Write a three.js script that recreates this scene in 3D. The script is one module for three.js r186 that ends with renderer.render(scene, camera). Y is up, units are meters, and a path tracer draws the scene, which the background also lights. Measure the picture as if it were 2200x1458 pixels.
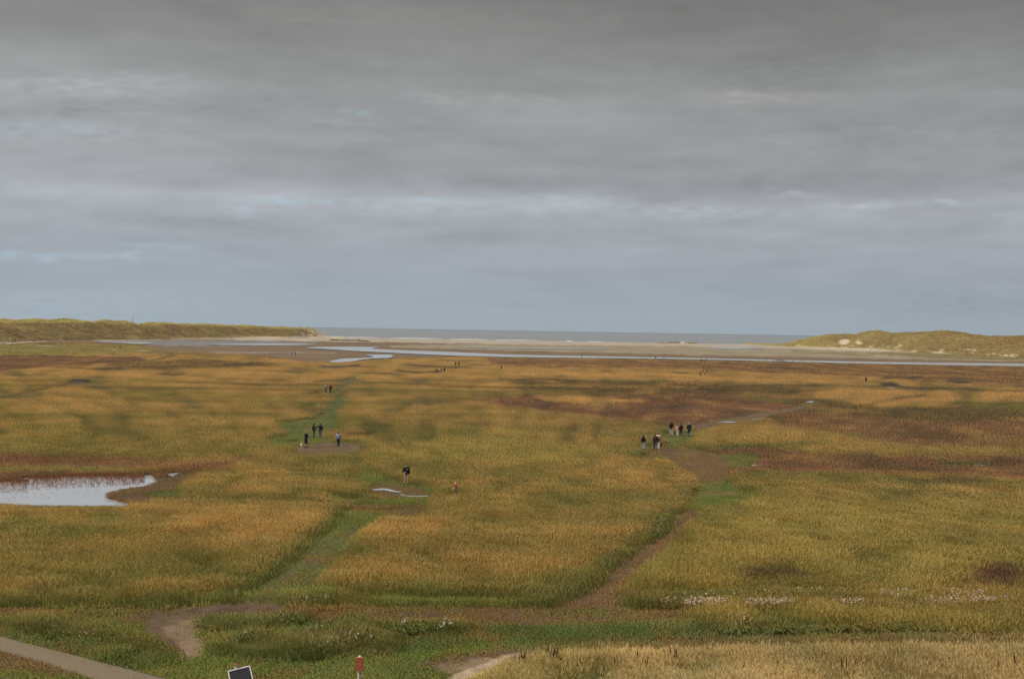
import * as THREE from 'three';
import { mergeGeometries } from 'three/addons/utils/BufferGeometryUtils.js';
import { RoundedBoxGeometry } from 'three/addons/geometries/RoundedBoxGeometry.js';

// ---------------------------------------------------------------- camera, sky, sun, exposure
const EYE = 13.5, F = 2400, W0 = 2200, H0 = 1458;            // eye height (m); focal length and size of the photograph in pixels
const camera = new THREE.PerspectiveCamera(2 * Math.atan(H0 / 2 / F) * 180 / Math.PI, W0 / H0, 0.5, 150000);
camera.position.set(0, EYE, 0);
camera.rotation.set(-0.00719, 0, 0.0167, 'YXZ');
camera.updateMatrixWorld(true);

const scene = new THREE.Scene();
const renderer = new THREE.WebGLRenderer({ antialias: true });
renderer.setSize(1024, 678);
renderer.toneMapping = THREE.LinearToneMapping;
const EXPOSURE = 2.6;
renderer.toneMappingExposure = EXPOSURE;
renderer.shadowMap.enabled = true;

const SUN_DIR = new THREE.Vector3(-0.62, 0.74, 0.1).normalize();
const sun = new THREE.DirectionalLight(new THREE.Color(1.0, 0.93, 0.82), 1.25);
sun.position.copy(SUN_DIR).multiplyScalar(400);
sun.castShadow = true; sun.shadow.radius = 90; sun.shadow.mapSize.set(4096, 4096);
Object.assign(sun.shadow.camera, { left: -400, right: 400, top: 400, bottom: -400, near: 1, far: 1500 });
scene.add(sun); scene.add(sun.target);

// ---------------------------------------------------------------- small tools
function rng(seed) { let a = seed >>> 0; return () => { a = (a + 0x6D2B79F5) | 0; let t = Math.imul(a ^ (a >>> 15), 1 | a); t = (t + Math.imul(t ^ (t >>> 7), 61 | t)) ^ t; return ((t ^ (t >>> 14)) >>> 0) / 4294967296; }; }
const PERM = new Uint8Array(512); { const r = rng(77), p = [...Array(256).keys()]; for (let i = 255; i > 0; i--) { const j = Math.floor(r() * (i + 1)); [p[i], p[j]] = [p[j], p[i]]; } for (let i = 0; i < 512; i++) PERM[i] = p[i & 255]; }
const GX = [1, -1, 1, -1, 1.4, -1.4, 0, 0], GY = [1, 1, -1, -1, 0, 0, 1.4, -1.4];
function noise(x, y) {                                        // gradient noise, about -1..1
  const ix = Math.floor(x), iy = Math.floor(y), fx = x - ix, fy = y - iy, a = ix & 255, b = iy & 255;
  const g = (i, j, dx, dy) => { const h = PERM[PERM[(a + i) & 255] + ((b + j) & 255)] & 7; return GX[h] * dx + GY[h] * dy; };
  const u = fx * fx * fx * (fx * (fx * 6 - 15) + 10), v = fy * fy * fy * (fy * (fy * 6 - 15) + 10);
  const n0 = g(0, 0, fx, fy), n1 = g(1, 0, fx - 1, fy), n2 = g(0, 1, fx, fy - 1), n3 = g(1, 1, fx - 1, fy - 1);
  return (n0 + (n1 - n0) * u + (n2 - n0) * v + (n0 - n1 - n2 + n3) * u * v) * 1.1;
}
function fbm(x, y, o = 3) { let s = 0, a = 0.55; for (let i = 0; i < o; i++) { s += a * noise(x, y); x = x * 2.03 + 13.7; y = y * 2.03 - 7.1; a *= 0.5; } return s; }
const clamp = (x, a = 0, b = 1) => Math.min(b, Math.max(a, x));
const sstep = (a, b, x) => { const t = clamp((x - a) / (b - a)); return t * t * (3 - 2 * t); };
const lerp = (a, b, t) => a + (b - a) * t;
const lin1 = (c) => { c /= 255; return c <= 0.04045 ? c / 12.92 : ((c + 0.055) / 1.055) ** 2.4; };
const lin = (r, g, b) => [lin1(r), lin1(g), lin1(b)];
const mix3 = (a, b, t) => [a[0] + (b[0] - a[0]) * t, a[1] + (b[1] - a[1]) * t, a[2] + (b[2] - a[2]) * t];

const Rm = camera.matrixWorld.elements;
const right = new THREE.Vector3(Rm[0], Rm[1], Rm[2]), upv = new THREE.Vector3(Rm[4], Rm[5], Rm[6]), back = new THREE.Vector3(Rm[8], Rm[9], Rm[10]);
function ray(px, py) { return new THREE.Vector3().addScaledVector(right, (px - W0 / 2) / F).addScaledVector(upv, -(py - H0 / 2) / F).sub(back); }
function at(px, py, y = 0) { const d = ray(px, py), t = (y - EYE) / d.y; return new THREE.Vector3(d.x * t, y, d.z * t); }      // the place on level y that was surveyed at this pixel
const _m = [right.x, right.y, right.z, upv.x, upv.y, upv.z, back.x, back.y, back.z];
const HIT = [0, 0];
function toPx(x, y, z) {                                      // survey coordinates of a place
  y -= EYE; const cx = x * _m[0] + y * _m[1] + z * _m[2], cy = x * _m[3] + y * _m[4] + z * _m[5], cz = -(x * _m[6] + y * _m[7] + z * _m[8]);
  HIT[0] = W0 / 2 + cx / cz * F; HIT[1] = H0 / 2 - cy / cz * F; return HIT;
}
const horizonAt = (px) => { const a = at(px, 3000); const d = new THREE.Vector3(a.x, 0, a.z); toPx(d.x * 1e5, EYE, d.z * 1e5); return H0 / 2 - 17.25 + (px - W0 / 2) * 0.0167; };

// ---------------------------------------------------------------- sky: one computed overcast
{
  const W = 2048, H = 2048, data = new Float32Array(W * H * 4);
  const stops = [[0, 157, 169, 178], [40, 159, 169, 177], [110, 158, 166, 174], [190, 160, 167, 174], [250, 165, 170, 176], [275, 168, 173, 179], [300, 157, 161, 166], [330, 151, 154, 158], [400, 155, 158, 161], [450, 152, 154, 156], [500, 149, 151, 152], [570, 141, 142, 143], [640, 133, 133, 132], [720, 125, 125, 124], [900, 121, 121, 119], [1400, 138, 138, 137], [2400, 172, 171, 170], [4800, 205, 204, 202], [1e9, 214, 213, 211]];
  const blobs = [ // survey x, y, half widths, strength, blueness
    [600, 428, 90, 9, 0.11, 1], [700, 432, 80, 7, 0.08, 1], [930, 427, 110, 7, 0.09, 1], [1230, 424, 130, 8, 0.12, .6], [1000, 446, 320, 16, 0.08, 0], [1500, 452, 170, 14, 0.13, 0.1], [1720, 418, 60, 7, 0.16, 0], [1655, 403, 22, 5, 0.11, .2], [1850, 440, 90, 10, 0.12, 0], [2020, 434, 70, 8, 0.15, 0.1], [2180, 462, 50, 12, 0.14, .1], [1750, 462, 200, 10, .06, 0],
    [340, 528, 90, 7, 0.11, .9], [130, 549, 160, 7, 0.12, 1], [10, 541, 60, 5, 0.09, 1], [300, 552, 160, 12, .05, .4], [520, 446, 20, 12, .06, 1],
    [120, 180, 300, 26, 0.13, 0], [330, 160, 120, 20, .06, 0], [230, 222, 260, 22, -0.1, 0], [160, 243, 130, 14, -0.06, 0], [60, 268, 220, 18, 0.1, .8], [250, 285, 260, 24, 0.07, .2], [770, 240, 55, 9, 0.13, 1], [940, 210, 80, 18, 0.09, 0], [760, 262, 170, 22, 0.07, 0], [1130, 210, 180, 16, 0.07, -.2], [1625, 203, 110, 9, 0.13, -.4], [1640, 214, 160, 14, .05, -.3], [1680, 150, 220, 40, -.06, 0], [1960, 280, 300, 50, -.05, 0], [560, 195, 160, 40, -.04, 0], [1150, 395, 300, 14, -.05, 0], [500, 470, 320, 18, -.05, 0], [1900, 380, 300, 20, -.05, 0], [2050, 650, 260, 45, -.05, 0], [150, 650, 350, 50, .05, .5], [650, 50, 500, 40, .03, 0], [1400, 30, 500, 30, -.03, 0],
  ];
  for (let j = 0; j < H; j++) {
    const el = ((j + 0.5) / H - 0.5) * Math.PI, sy = Math.sin(el), cy = Math.cos(el);
    for (let i = 0; i < W; i++) {
      const az = ((i + 0.5) / W - 0.5) * 2 * Math.PI, x = Math.cos(az) * cy, z = Math.sin(az) * cy, o = (j * W + i) * 4;
      let c;
      if (el < -0.01) c = lin(92, 84, 62);
      else {
        const e = F * Math.max(0, sy) / cy; let s = 0; while (stops[s + 1][0] < e) s++;
        const a = stops[s], b = stops[s + 1], t = (e - a[0]) / Math.max(1e-6, Math.min(b[0], 1e5) - a[0]);
        c = lin(lerp(a[1], b[1], clamp(t)), lerp(a[2], b[2], clamp(t)), lerp(a[3], b[3], clamp(t)));
        const q = 1 / (sy + 0.06), u = x * q, v = z * q;                       // the cloud layer seen in perspective
        let n = fbm(u * 0.8 + 3, v * 0.8 + 9, 4) * 0.17 + fbm(u * 0.35 - 6, v * 0.35 + 2, 2) * 0.12;
        n += fbm(az * 13, e / 44, 4) * 0.1 * sstep(900, 150, e) + fbm(az * 38 + fbm(az * 20, e / 40, 2) * 1.6, e / 21 + 4, 4) * 0.05 * sstep(0, 260, e);
        n += (noise(az * 7 + 0.6 * noise(az * 12, e / 50), e / 62) * 0.07 + noise(az * 15 + 5 + noise(az * 20, e / 30), e / 30) * 0.045) * sstep(120, 330, e);
        n *= sstep(-20, 260, e);
        let gain = 1 + n, blue = 0;
        if (z < 0) {
          toPx(x * 1e4, sy * 1e4 + EYE, z * 1e4);
          const px = HIT[0], py = HIT[1];
          if (px > -900 && px < 3100 && py > -200) for (const [bx, by, rx, ry, k, bl] of blobs) {
            const wx = (px - bx) / rx, wy = (py + 7 * noise(px / 60, py / 24) - by) / ry, r2 = wx * wx + wy * wy * (wy < 0 ? 1.9 : 0.75);
            if (r2 < 9) { const w = Math.exp(-r2) * k * 1.5 * (0.75 + 0.9 * noise(px / 42, py / 8) + 0.4 * noise(px / 17, py / 4)); gain += w; blue += w * bl; }
          }
          // the right half is a little heavier than the left
          gain *= 1 - 0.03 * clamp((px - 1100) / 1100, -1, 1);
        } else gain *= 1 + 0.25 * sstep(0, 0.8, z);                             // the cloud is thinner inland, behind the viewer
        c = [c[0] * gain * (1 - blue * 0.55), c[1] * gain * (1 + blue * 0.06), c[2] * gain * (1 + blue * 0.35)];
      }
      data[o] = c[0] / EXPOSURE; data[o + 1] = c[1] / EXPOSURE; data[o + 2] = c[2] / EXPOSURE; data[o + 3] = 1;
    }
  }
  const t = new THREE.DataTexture(data, W, H, THREE.RGBAFormat, THREE.FloatType);
  t.mapping = THREE.EquirectangularReflectionMapping; t.magFilter = THREE.LinearFilter; t.needsUpdate = true;
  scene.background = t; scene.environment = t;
}

// ---------------------------------------------------------------- naming
const USED = {};
function numbered(n) { if (USED[n] === undefined) { USED[n] = 0; return n; } return n + '_' + String(++USED[n]).padStart(3, '0'); }
function tag(o, label, category, group, kind) { o.userData.label = label; if (category) o.userData.category = category; if (group) o.userData.group = group; if (kind) o.userData.kind = kind; o.traverse((c) => { c.castShadow = c.receiveShadow = true; }); return o; }
function thing(name, label, category, group) { const g = new THREE.Group(); g.name = numbered(name); scene.add(g); tag(g, label, category, group); return g; }
function part(name, geo, mat, parent) { const m = new THREE.Mesh(geo, mat); m.name = name; m.castShadow = m.receiveShadow = true; parent.add(m); return m; }
function struct(name, geo, mat, label, category) { const m = new THREE.Mesh(geo, mat); m.name = numbered(name); scene.add(m); return tag(m, label, category, null, 'structure'); }
const std = (c, rough = 0.9, more = {}) => new THREE.MeshStandardMaterial({ color: new THREE.Color().setRGB(...c), roughness: rough, ...more });

// tiling grain: albedo mottling (around 1) and relief
function grainTexture(n, seed, contrast, coarse) {
  const d = new Uint8Array(n * n * 4), r = rng(seed), f = new Float32Array(n * n);
  const layer = (cells, amp) => { const g = new Float32Array(cells * cells).map(() => r() * 2 - 1); for (let y = 0; y < n; y++) for (let x = 0; x < n; x++) { const u = x / n * cells, v = y / n * cells, i = Math.floor(u), j = Math.floor(v), a = u - i, b = v - j, s = a * a * (3 - 2 * a), t = b * b * (3 - 2 * b), G = (p, q) => g[((j + q) % cells) * cells + (i + p) % cells]; f[y * n + x] += amp * lerp(lerp(G(0, 0), G(1, 0), s), lerp(G(0, 1), G(1, 1), s), t); } };
  layer(coarse, 0.5); layer(coarse * 3, 0.5); layer(coarse * 9, 0.6); layer(Math.min(n, coarse * 24), 0.7);
  for (let i = 0; i < n * n; i++) { const v = clamp(0.8 + f[i] * contrast, 0.05, 1) * 255; d[i * 4] = d[i * 4 + 1] = d[i * 4 + 2] = v; d[i * 4 + 3] = 255; }
  const t = new THREE.DataTexture(d, n, n); t.wrapS = t.wrapT = THREE.RepeatWrapping; t.magFilter = THREE.LinearFilter; t.minFilter = THREE.LinearMipmapLinearFilter; t.generateMipmaps = true; t.needsUpdate = true; return t;
}
const GRAIN = grainTexture(512, 5, 0.22, 9), GRAVEL = grainTexture(512, 8, 0.2, 20);

// ---------------------------------------------------------------- ground cover
// A cover is [ground colour, plant colour, plant height (m), plant density, kind]; colours as photographed, turned into reflectances by GAIN.
const GAIN_V = 2.7, GAIN_G = 1.05;
const C = {};
function cover(id, g, c, h, d, kind, lift = 0) { C[id] = { id, g: lin(...g).map((v) => v * (kind === 'tall' ? GAIN_G * 1.75 : kind === 'bush' && lift >= 0 && h > 0.2 ? GAIN_G * 1.4 : GAIN_G)), c: lin(...c).map((v) => v * GAIN_V * (kind === 'short' ? 1.12 : 1)), h, d, kind, lift }; }
cover('gold', [98, 84, 50], [125, 102, 57], 0.48, 1, 'tall');
cover('farGold', [116, 93, 60], [143, 112, 69], 0.5, 1, 'tall');
cover('yellow', [94, 86, 48], [116, 103, 53], 0.48, 1, 'tall');
cover('olive', [80, 76, 42], [92, 86, 42], 0.4, 1, 'tall');
cover('green', [78, 80, 42], [80, 88, 40], 0.1, 1, 'short');
cover('lush', [68, 70, 38], [66, 74, 39], 0.16, 1, 'short');
cover('darkgreen', [58, 62, 30], [60, 70, 30], 0.42, 1, 'bush', 0.08);
cover('bank', [74, 70, 40], [92, 86, 46], 0.36, 1, 'tall', 0.1);
cover('rust', [98, 70, 48], [104, 74, 51], 0.25, 1, 'bush');
cover('rustgreen', [80, 66, 38], [90, 72, 41], 0.3, 1, 'bush');
cover('brown', [92, 72, 46], [98, 78, 44], 0.07, 0.7, 'short');
cover('redpath', [100, 76, 50], [102, 78, 48], 0.06, 0.6, 'short');
cover('greenpath', [88, 88, 50], [88, 92, 48], 0.07, 0.9, 'short');
cover('mud', [106, 84, 62], [90, 78, 50], 0.05, 0.15, 'short');
cover('darkmud', [78, 62, 50], [84, 66, 44], 0.06, 0.3, 'short');
cover('purple', [96, 76, 66], [98, 78, 58], 0.1, 0.5, 'short');
cover('palemud', [142, 118, 92], [110, 92, 60], 0.04, 0.06, 'short');
cover('sand', [172, 152, 126], [150, 130, 90], 0.05, 0.03, 'short');
cover('straw', [120, 104, 70], [138, 121, 84], 0.6, 1, 'tall');
cover('strawgreen', [100, 90, 54], [110, 101, 60], 0.55, 1, 'tall');
cover('darkbrown', [58, 43, 30], [64, 45, 29], 0.42, 1, 'tall');
cover('mudflat', [116, 95, 70], [116, 92, 64], 0, 0, 'none');
cover('wetflat', [122, 114, 110], [0, 0, 0], 0, 0, 'none');
cover('paleflat', [146, 132, 108], [0, 0, 0], 0, 0, 'none');
cover('beach', [172, 160, 144], [0, 0, 0], 0, 0, 'none');
cover('saltgreen', [112, 100, 58], [118, 106, 58], 0.3, 1, 'bush');
cover('creek', [54, 44, 30], [62, 52, 30], 0.14, 1, 'bush');  // creek gaps: their greenery and the shadow inside them, both in this dark colour
cover('bed', [70, 62, 52], [0, 0, 0], 0, 0, 'none', -0.35);
cover('pavedbed', [110, 98, 80], [0, 0, 0], 0, 0, 'none');

const YS = 2.2;
const AREAS = [];
function prep(a, pts) {
  a.p = pts.map(([x, y]) => [x, y * YS]); let x0 = 1e9, x1 = -1e9, y0 = 1e9, y1 = -1e9;
  for (const [x, y] of a.p) { x0 = Math.min(x0, x); x1 = Math.max(x1, x); y0 = Math.min(y0, y); y1 = Math.max(y1, y); }
  const m = a.soft * 3 + a.warp * 2.4 + 2 + (a.wide || 0); a.box = [x0 - m, x1 + m, y0 - m, y1 + m]; AREAS.push(a);
}
function area(id, pts, soft = 6, warp = 10, amount = 1, zone) { prep({ c: C[id], soft, warp, amount, zone }, pts); }
function line(id, pts, wide, soft = 3, warp = 3, amount = 1) { prep({ c: C[id], soft, warp, amount, wide: wide / 2, open: true }, pts); }
function spot(id, cx, cy, rx, ry, soft = 12, warp = 18, amount = 1) { const pts = []; for (let k = 0; k < 14; k++) { const a = k / 14 * Math.PI * 2; pts.push([cx + rx * Math.cos(a), cy + ry * Math.sin(a)]); } area(id, pts, soft, warp, amount); }
function reach(a, x, y) {                                    // signed distance, negative inside
  const p = a.p, n = p.length; let best = 1e18, inside = false;
  for (let i = 0, j = n - 1; i < n; j = i++) {
    if (a.open && i === 0) continue;
    const ax = p[j][0], ay = p[j][1], bx = p[i][0], by = p[i][1], ex = bx - ax, ey = by - ay, wx = x - ax, wy = y - ay;
    const t = clamp((wx * ex + wy * ey) / (ex * ex + ey * ey || 1)), dx = wx - ex * t, dy = wy - ey * t, d = dx * dx + dy * dy;
    if (d < best) best = d;
    if (!a.open && (ay > y) !== (by > y) && x < (bx - ax) * (y - ay) / (by - ay) + ax) inside = !inside;
  }
  best = Math.sqrt(best); return a.open ? best - a.wide : inside ? -best : best;
}

area('green', [[-500, 1306], [0, 1300], [600, 1300], [1200, 1302], [1500, 1310], [1500, 1400], [1050, 1410], [900, 1500], [900, 2200], [-800, 2200]], 8, 14);
// -- far flats, beach and the marsh edge
area('farGold', [[-900, 745], [-900, 800], [3200, 840], [3200, 760], [2200, 786], [1870, 780], [1300, 770], [1000, 766], [700, 778], [560, 770], [0, 742]], 10, 14, 0.7);
area('mudflat', [[-900, 722], [0, 733], [100, 733], [300, 739], [330, 752], [560, 762], [650, 776], [720, 778], [840, 770], [1000, 764], [1300, 768], [1870, 779], [2200, 785], [3200, 800], [3200, 760], [2200, 768], [1870, 752], [1650, 742], [1000, 736], [480, 727], [0, 727], [-900, 715]], 3, 4);
area('saltgreen', [[-900, 730], [0, 738], [60, 739], [330, 747], [340, 752], [250, 760], [0, 765], [-900, 760]], 4, 6);
area('paleflat', [[840, 742], [1000, 738], [1650, 744], [1870, 756], [2200, 768], [3200, 790], [3200, 795], [2200, 776], [1870, 770], [1650, 765], [1300, 758], [1000, 750], [840, 746]], 3, 5);
area('saltgreen', [[1700, 750], [1870, 754], [2200, 764], [3200, 780], [3200, 790], [2200, 774], [1950, 768], [1700, 756]], 3, 5, 0.8);
area('beach', [[430, 727], [560, 724], [700, 723], [760, 728], [1000, 729], [1400, 735], [1650, 737], [1750, 742], [1900, 751], [1990, 756], [1870, 757], [1650, 747], [1400, 743], [1150, 740], [900, 736], [640, 733], [520, 731]], 2.5, 4);
area('beach', [[640, 715], [1000, 722], [1500, 730], [1750, 735], [1650, 742], [1000, 734], [700, 729], [560, 727]], 3, 4);
area('wetflat', [[260, 731.5], [330, 731], [560, 732], [680, 737], [640, 741], [520, 743], [360, 743], [300, 738]], 3, 5, 0.8);
line('beach', [[200, 731], [330, 729], [460, 728]], 3, 2, 2); line('beach', [[-20, 737], [20, 737], [60, 734], [100, 733]], 5, 2, 2, .8); line('beach', [[60, 742], [120, 744]], 3, 2, 2, .6); line('beach', [[240, 751], [350, 754.5]], 2.5, 2, 2, .6); line('beach', [[450, 757], [600, 756.5], [720, 758]], 2.5, 2, 2, .8); line('beach', [[1870, 764], [1960, 768]], 2.5, 2, 2, .7); line('beach', [[1500, 748], [1800, 757], [1950, 765]], 3, 3, 4, .5);
// -- rust and dark bands of the salt marsh
area('rust', [[-900, 760], [0, 763], [130, 762], [300, 768], [330, 774], [230, 783], [120, 788], [0, 797], [-900, 800]], 5, 10, .9);
area('rustgreen', [[240, 778], [420, 772], [520, 776], [640, 783], [500, 790], [330, 795], [200, 794]], 5, 10, .8);
area('rust', [[1040, 768], [1300, 773], [1870, 783], [2200, 789], [3200, 800], [3200, 850], [2200, 830], [1870, 812], [1650, 800], [1480, 792], [1250, 790], [1060, 785]], 6, 12, .7);
area('farGold', [[1100, 791], [1300, 797], [1520, 806], [1820, 819], [1840, 826], [1600, 822], [1300, 810], [1080, 806]], 4, 9, .75); area('farGold', [[1640, 805], [1900, 809], [1880, 814], [1660, 812]], 4, 7, .8); area('farGold', [[1730, 846], [1810, 832], [1900, 836], [2200, 842], [3200, 850], [3200, 880], [2200, 866], [2080, 872], [1900, 874], [1780, 858]], 4, 9, .75);
area('rustgreen', [[1080, 812], [1400, 818], [1700, 832], [1760, 846], [1700, 856], [1500, 848], [1280, 845], [1120, 838]], 6, 12, .85);
area('rust', [[1000, 852], [1180, 850], [1560, 845], [1720, 853], [1745, 862], [1690, 880], [1600, 900], [1480, 912], [1330, 900], [1220, 886], [1060, 870]], 6, 12);
area('farGold', [[1150, 853], [1260, 851], [1390, 861], [1300, 869], [1180, 863]], 5, 8);
area('rustgreen', [[1760, 862], [1900, 880], [2200, 860], [3200, 860], [3200, 930], [2200, 905], [2000, 915], [1800, 900]], 8, 14, .9);
area('rust', [[1640, 890], [1720, 878], [1800, 890], [2000, 908], [2200, 900], [3200, 920], [3200, 990], [2200, 965], [2000, 958], [1880, 945], [1840, 932], [1680, 918]], 8, 14, .8);
area('rust', [[1500, 968], [1650, 958], [1760, 975], [2000, 980], [2200, 975], [3200, 985], [3200, 1050], [2200, 1030], [1950, 1018], [1700, 1022], [1540, 1018], [1470, 1000]], 8, 12, .95);
area('olive', [[1600, 1014], [1800, 1016], [2200, 1036], [2200, 1052], [1760, 1036], [1620, 1030]], 6, 10, .8);
spot('darkgreen', 2080, 997, 60, 6, 6, 8, .6); spot('darkbrown', 2050, 1034, 70, 6, 8, 8, .7); spot('green', 1580, 983, 55, 11, 8, 10, .8); spot('green', 1590, 998, 35, 8, 8, 10, .7);
line('darkbrown', [[1600, 970], [1640, 965], [1672, 960]], 4, 3, 3, .8); line('darkmud', [[1860, 995], [2000, 1000], [2200, 1003]], 5, 3, 4, .6); line('darkbrown', [[1500, 963], [1560, 972], [1700, 985], [1900, 988], [2200, 992]], 4, 4, 5, .6);
// -- brightness patches inside the fields
area('yellow', [[760, 950], [1050, 940], [1250, 950], [1300, 985], [1180, 1000], [980, 990], [840, 985]], 20, 24, .9);
area('olive', [[580, 970], [760, 985], [790, 1010], [700, 1030], [540, 1005]], 14, 20, .6); area('olive', [[0, 942], [200, 938], [620, 950], [560, 980], [300, 983], [0, 975]], 10, 14, .45);
area('yellow', [[1520, 1075], [1800, 1060], [2300, 1090], [2500, 1280], [1700, 1230], [1430, 1290], [1380, 1240], [1480, 1150]], 26, 30, .85);
area('olive', [[0, 1180], [300, 1175], [560, 1195], [520, 1250], [300, 1260], [-200, 1255]], 24, 26, .6); area('olive', [[760, 1240], [1200, 1240], [1260, 1260], [1100, 1285], [800, 1280]], 12, 14, .75); area('gold', [[820, 1180], [1150, 1170], [1230, 1220], [1000, 1250], [780, 1230]], 20, 24, .6);
area('gold', [[300, 1095], [560, 1085], [720, 1100], [640, 1140], [300, 1150]], 20, 22, .8); spot('olive', 400, 850, 160, 14, 12, 18, .3);
line('olive', [[755, 836], [830, 838], [1000, 842], [1110, 850]], 9, 5, 8, .8); line('darkgreen', [[752, 834], [800, 836]], 6, 3, 4, .7); line('darkgreen', [[945, 816], [1020, 819], [1090, 818]], 6, 4, 5, .55); line('rust', [[1010, 818], [1100, 815], [1180, 816]], 8, 4, 6, .6);
for (const [pts, w, id, am] of [[[[0, 855], [60, 843], [110, 832], [150, 824]], 4, 'creek', .7], [[[325, 774], [350, 770], [374, 763]], 4, 'creek', .9], [[[210, 777], [330, 774]], 3, 'creek', .6], [[[120, 789], [220, 793], [260, 791]], 4, 'creek', .7], [[[330, 803], [380, 805], [400, 802]], 4, 'creek', .9], [[[390, 807], [460, 810]], 3, 'creek', .6], [[[480, 782], [520, 782], [560, 778]], 5, 'creek', .8], [[[690, 788], [740, 788], [768, 784]], 5, 'creek', .8], [[[865, 783], [900, 785], [960, 789], [985, 789]], 5, 'creek', .8], [[[850, 796], [905, 800], [950, 797]], 5, 'creek', .9], [[[770, 801], [830, 802]], 4, 'creek', .6], [[[680, 818], [735, 817], [760, 808]], 4, 'creek', .8], [[[650, 846], [690, 843]], 5, 'creek', .7], [[[980, 910], [1055, 912]], 8, 'creek', .6], [[[1900, 812], [1980, 810]], 4, 'creek', .8], [[[2030, 818], [2090, 821]], 6, 'creek', .8], [[[1750, 845], [1790, 840]], 4, 'creek', .6], [[[1450, 800], [1480, 801]], 4, 'creek', .7], [[[1290, 815], [1420, 820]], 5, 'olive', .7], [[[1620, 826], [1900, 830], [2100, 833]], 4, 'creek', .6], [[[1500, 850], [1700, 854]], 3, 'creek', .5], [[[20, 806], [120, 803]], 3, 'olive', .6], [[[560, 798], [700, 801]], 3, 'olive', .6], [[[1870, 870], [1930, 856], [1990, 850]], 8, 'rustgreen', .8], [[[1100, 832], [1350, 836], [1560, 842]], 4, 'creek', .5], [[[380, 757], [560, 766], [640, 770]], 3, 'rust', .5]]) line(id, pts, w * 1.35 + 1, 3, 4, am);
spot('creek', 172, 818, 28, 5, 5, 6); spot('darkmud', 165, 823, 20, 2.5, 4, 4); spot('creek', 1912, 826, 24, 5, 5, 5); spot('darkmud', 720, 789, 25, 2, 4, 4);
// -- around the left pond
area('rust', [[-700, 965], [0, 975], [300, 982], [480, 990], [560, 982], [500, 1004], [420, 1018], [350, 1045], [320, 1062], [295, 1080], [-700, 1080]], 8, 12);
area('saltgreen', [[-300, 996], [0, 1000], [200, 1000], [330, 1004], [380, 1011], [200, 1012], [0, 1010], [-300, 1008]], 6, 8, .8);
area('darkmud', [[228, 1062], [300, 1042], [345, 1026], [420, 1016], [400, 1042], [345, 1066], [320, 1083], [270, 1077]], 5, 7, .8);
spot('lush', 360, 1063, 38, 6, 8, 10); line('lush', [[370, 1066], [450, 1074], [540, 1079]], 9, 5, 6, .9); line('darkmud', [[330, 1078], [450, 1082], [600, 1080], [740, 1090]], 6, 4, 5, .7);
line('darkbrown', [[230, 1019], [300, 1015], [340, 1012], [375, 1012]], 5, 3, 4, .8);
// -- left path, from the clearing to the flats
area('green', [[560, 1290], [600, 1255], [690, 1255], [780, 1275], [1040, 1285], [1200, 1290], [1100, 1300], [800, 1296], [640, 1302]], 8, 12, .8);
area('brown', [[740, 1088], [800, 1080], [880, 1085], [930, 1080], [925, 1100], [880, 1112], [800, 1100], [740, 1098]], 6, 8, 1, 'path');
area('brown', [[790, 1046], [820, 1036], [870, 1034], [915, 1048], [945, 1062], [930, 1080], [870, 1074], [830, 1072], [780, 1056]], 6, 8, 1, 'path');
area('green', [[690, 1060], [800, 1075], [880, 1078], [890, 1084], [800, 1082], [700, 1078]], 5, 8, .9); area('green', [[855, 1068], [900, 1070], [930, 1066], [920, 1084], [870, 1082]], 5, 6, .9);
area('green', [[740, 975], [765, 975], [790, 1010], [830, 1026], [860, 1036], [915, 1046], [960, 1052], [940, 1060], [880, 1042], [800, 1040], [750, 1036], [770, 1015]], 6, 9, .9); spot('redpath', 770, 1005, 18, 12, 6, 8, .8);
area('greenpath', [[500, 1290], [530, 1262], [580, 1238], [620, 1205], [665, 1165], [710, 1125], [738, 1098], [800, 1101], [830, 1104], [800, 1130], [762, 1166], [735, 1198], [712, 1222], [690, 1248], [660, 1272], [600, 1296], [540, 1304]], 7, 10, 1, 'path');
area('lush', [[738, 1098], [800, 1101], [832, 1106], [800, 1124], [720, 1128]], 6, 10, .6); spot('redpath', 690, 1200, 40, 9, 12, 14, .7); spot('brown', 640, 1245, 40, 9, 12, 14, .6); spot('redpath', 745, 1150, 20, 6, 8, 10, .5); line('brown', [[560, 1290], [620, 1250], [690, 1200], [740, 1150], [780, 1110]], 16, 14, 14, .2);
line('lush', [[505, 1262], [566, 1232], [608, 1196], [651, 1156], [697, 1118], [724, 1098]], 12, 6, 8, .9); line('darkbrown', [[735, 1091], [800, 1094], [850, 1092]], 4, 3, 3, .8);
area('mud', [[636, 966], [660, 952], [700, 950], [770, 952], [800, 958], [780, 968], [720, 972], [660, 974], [630, 978]], 5, 8, .9, 'path'); line('palemud', [[618, 978], [640, 970], [652, 960]], 5, 3, 4, .8); line('darkmud', [[690, 957], [725, 958]], 4, 3, 3, .8);
area('green', [[600, 912], [650, 902], [720, 904], [730, 918], [690, 925], [700, 940], [720, 950], [660, 953], [580, 955], [560, 945], [620, 935]], 6, 9, .95, 'path'); line('palemud', [[586, 921], [640, 923], [670, 921]], 4, 3, 4, .6); line('palemud', [[640, 904], [672, 903]], 4, 3, 3, .6);
area('darkbrown', [[735, 932], [780, 928], [815, 926], [790, 935], [745, 938]], 4, 5, .9); line('palemud', [[700, 929], [735, 933]], 3, 2, 2, .6); spot('darkgreen', 627, 947, 12, 4, 4, 5, .8);
area('rustgreen', [[760, 955], [800, 958], [900, 955], [860, 963], [780, 966]], 5, 7, .6); spot('olive', 880, 945, 70, 4, 6, 8, .7);
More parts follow.
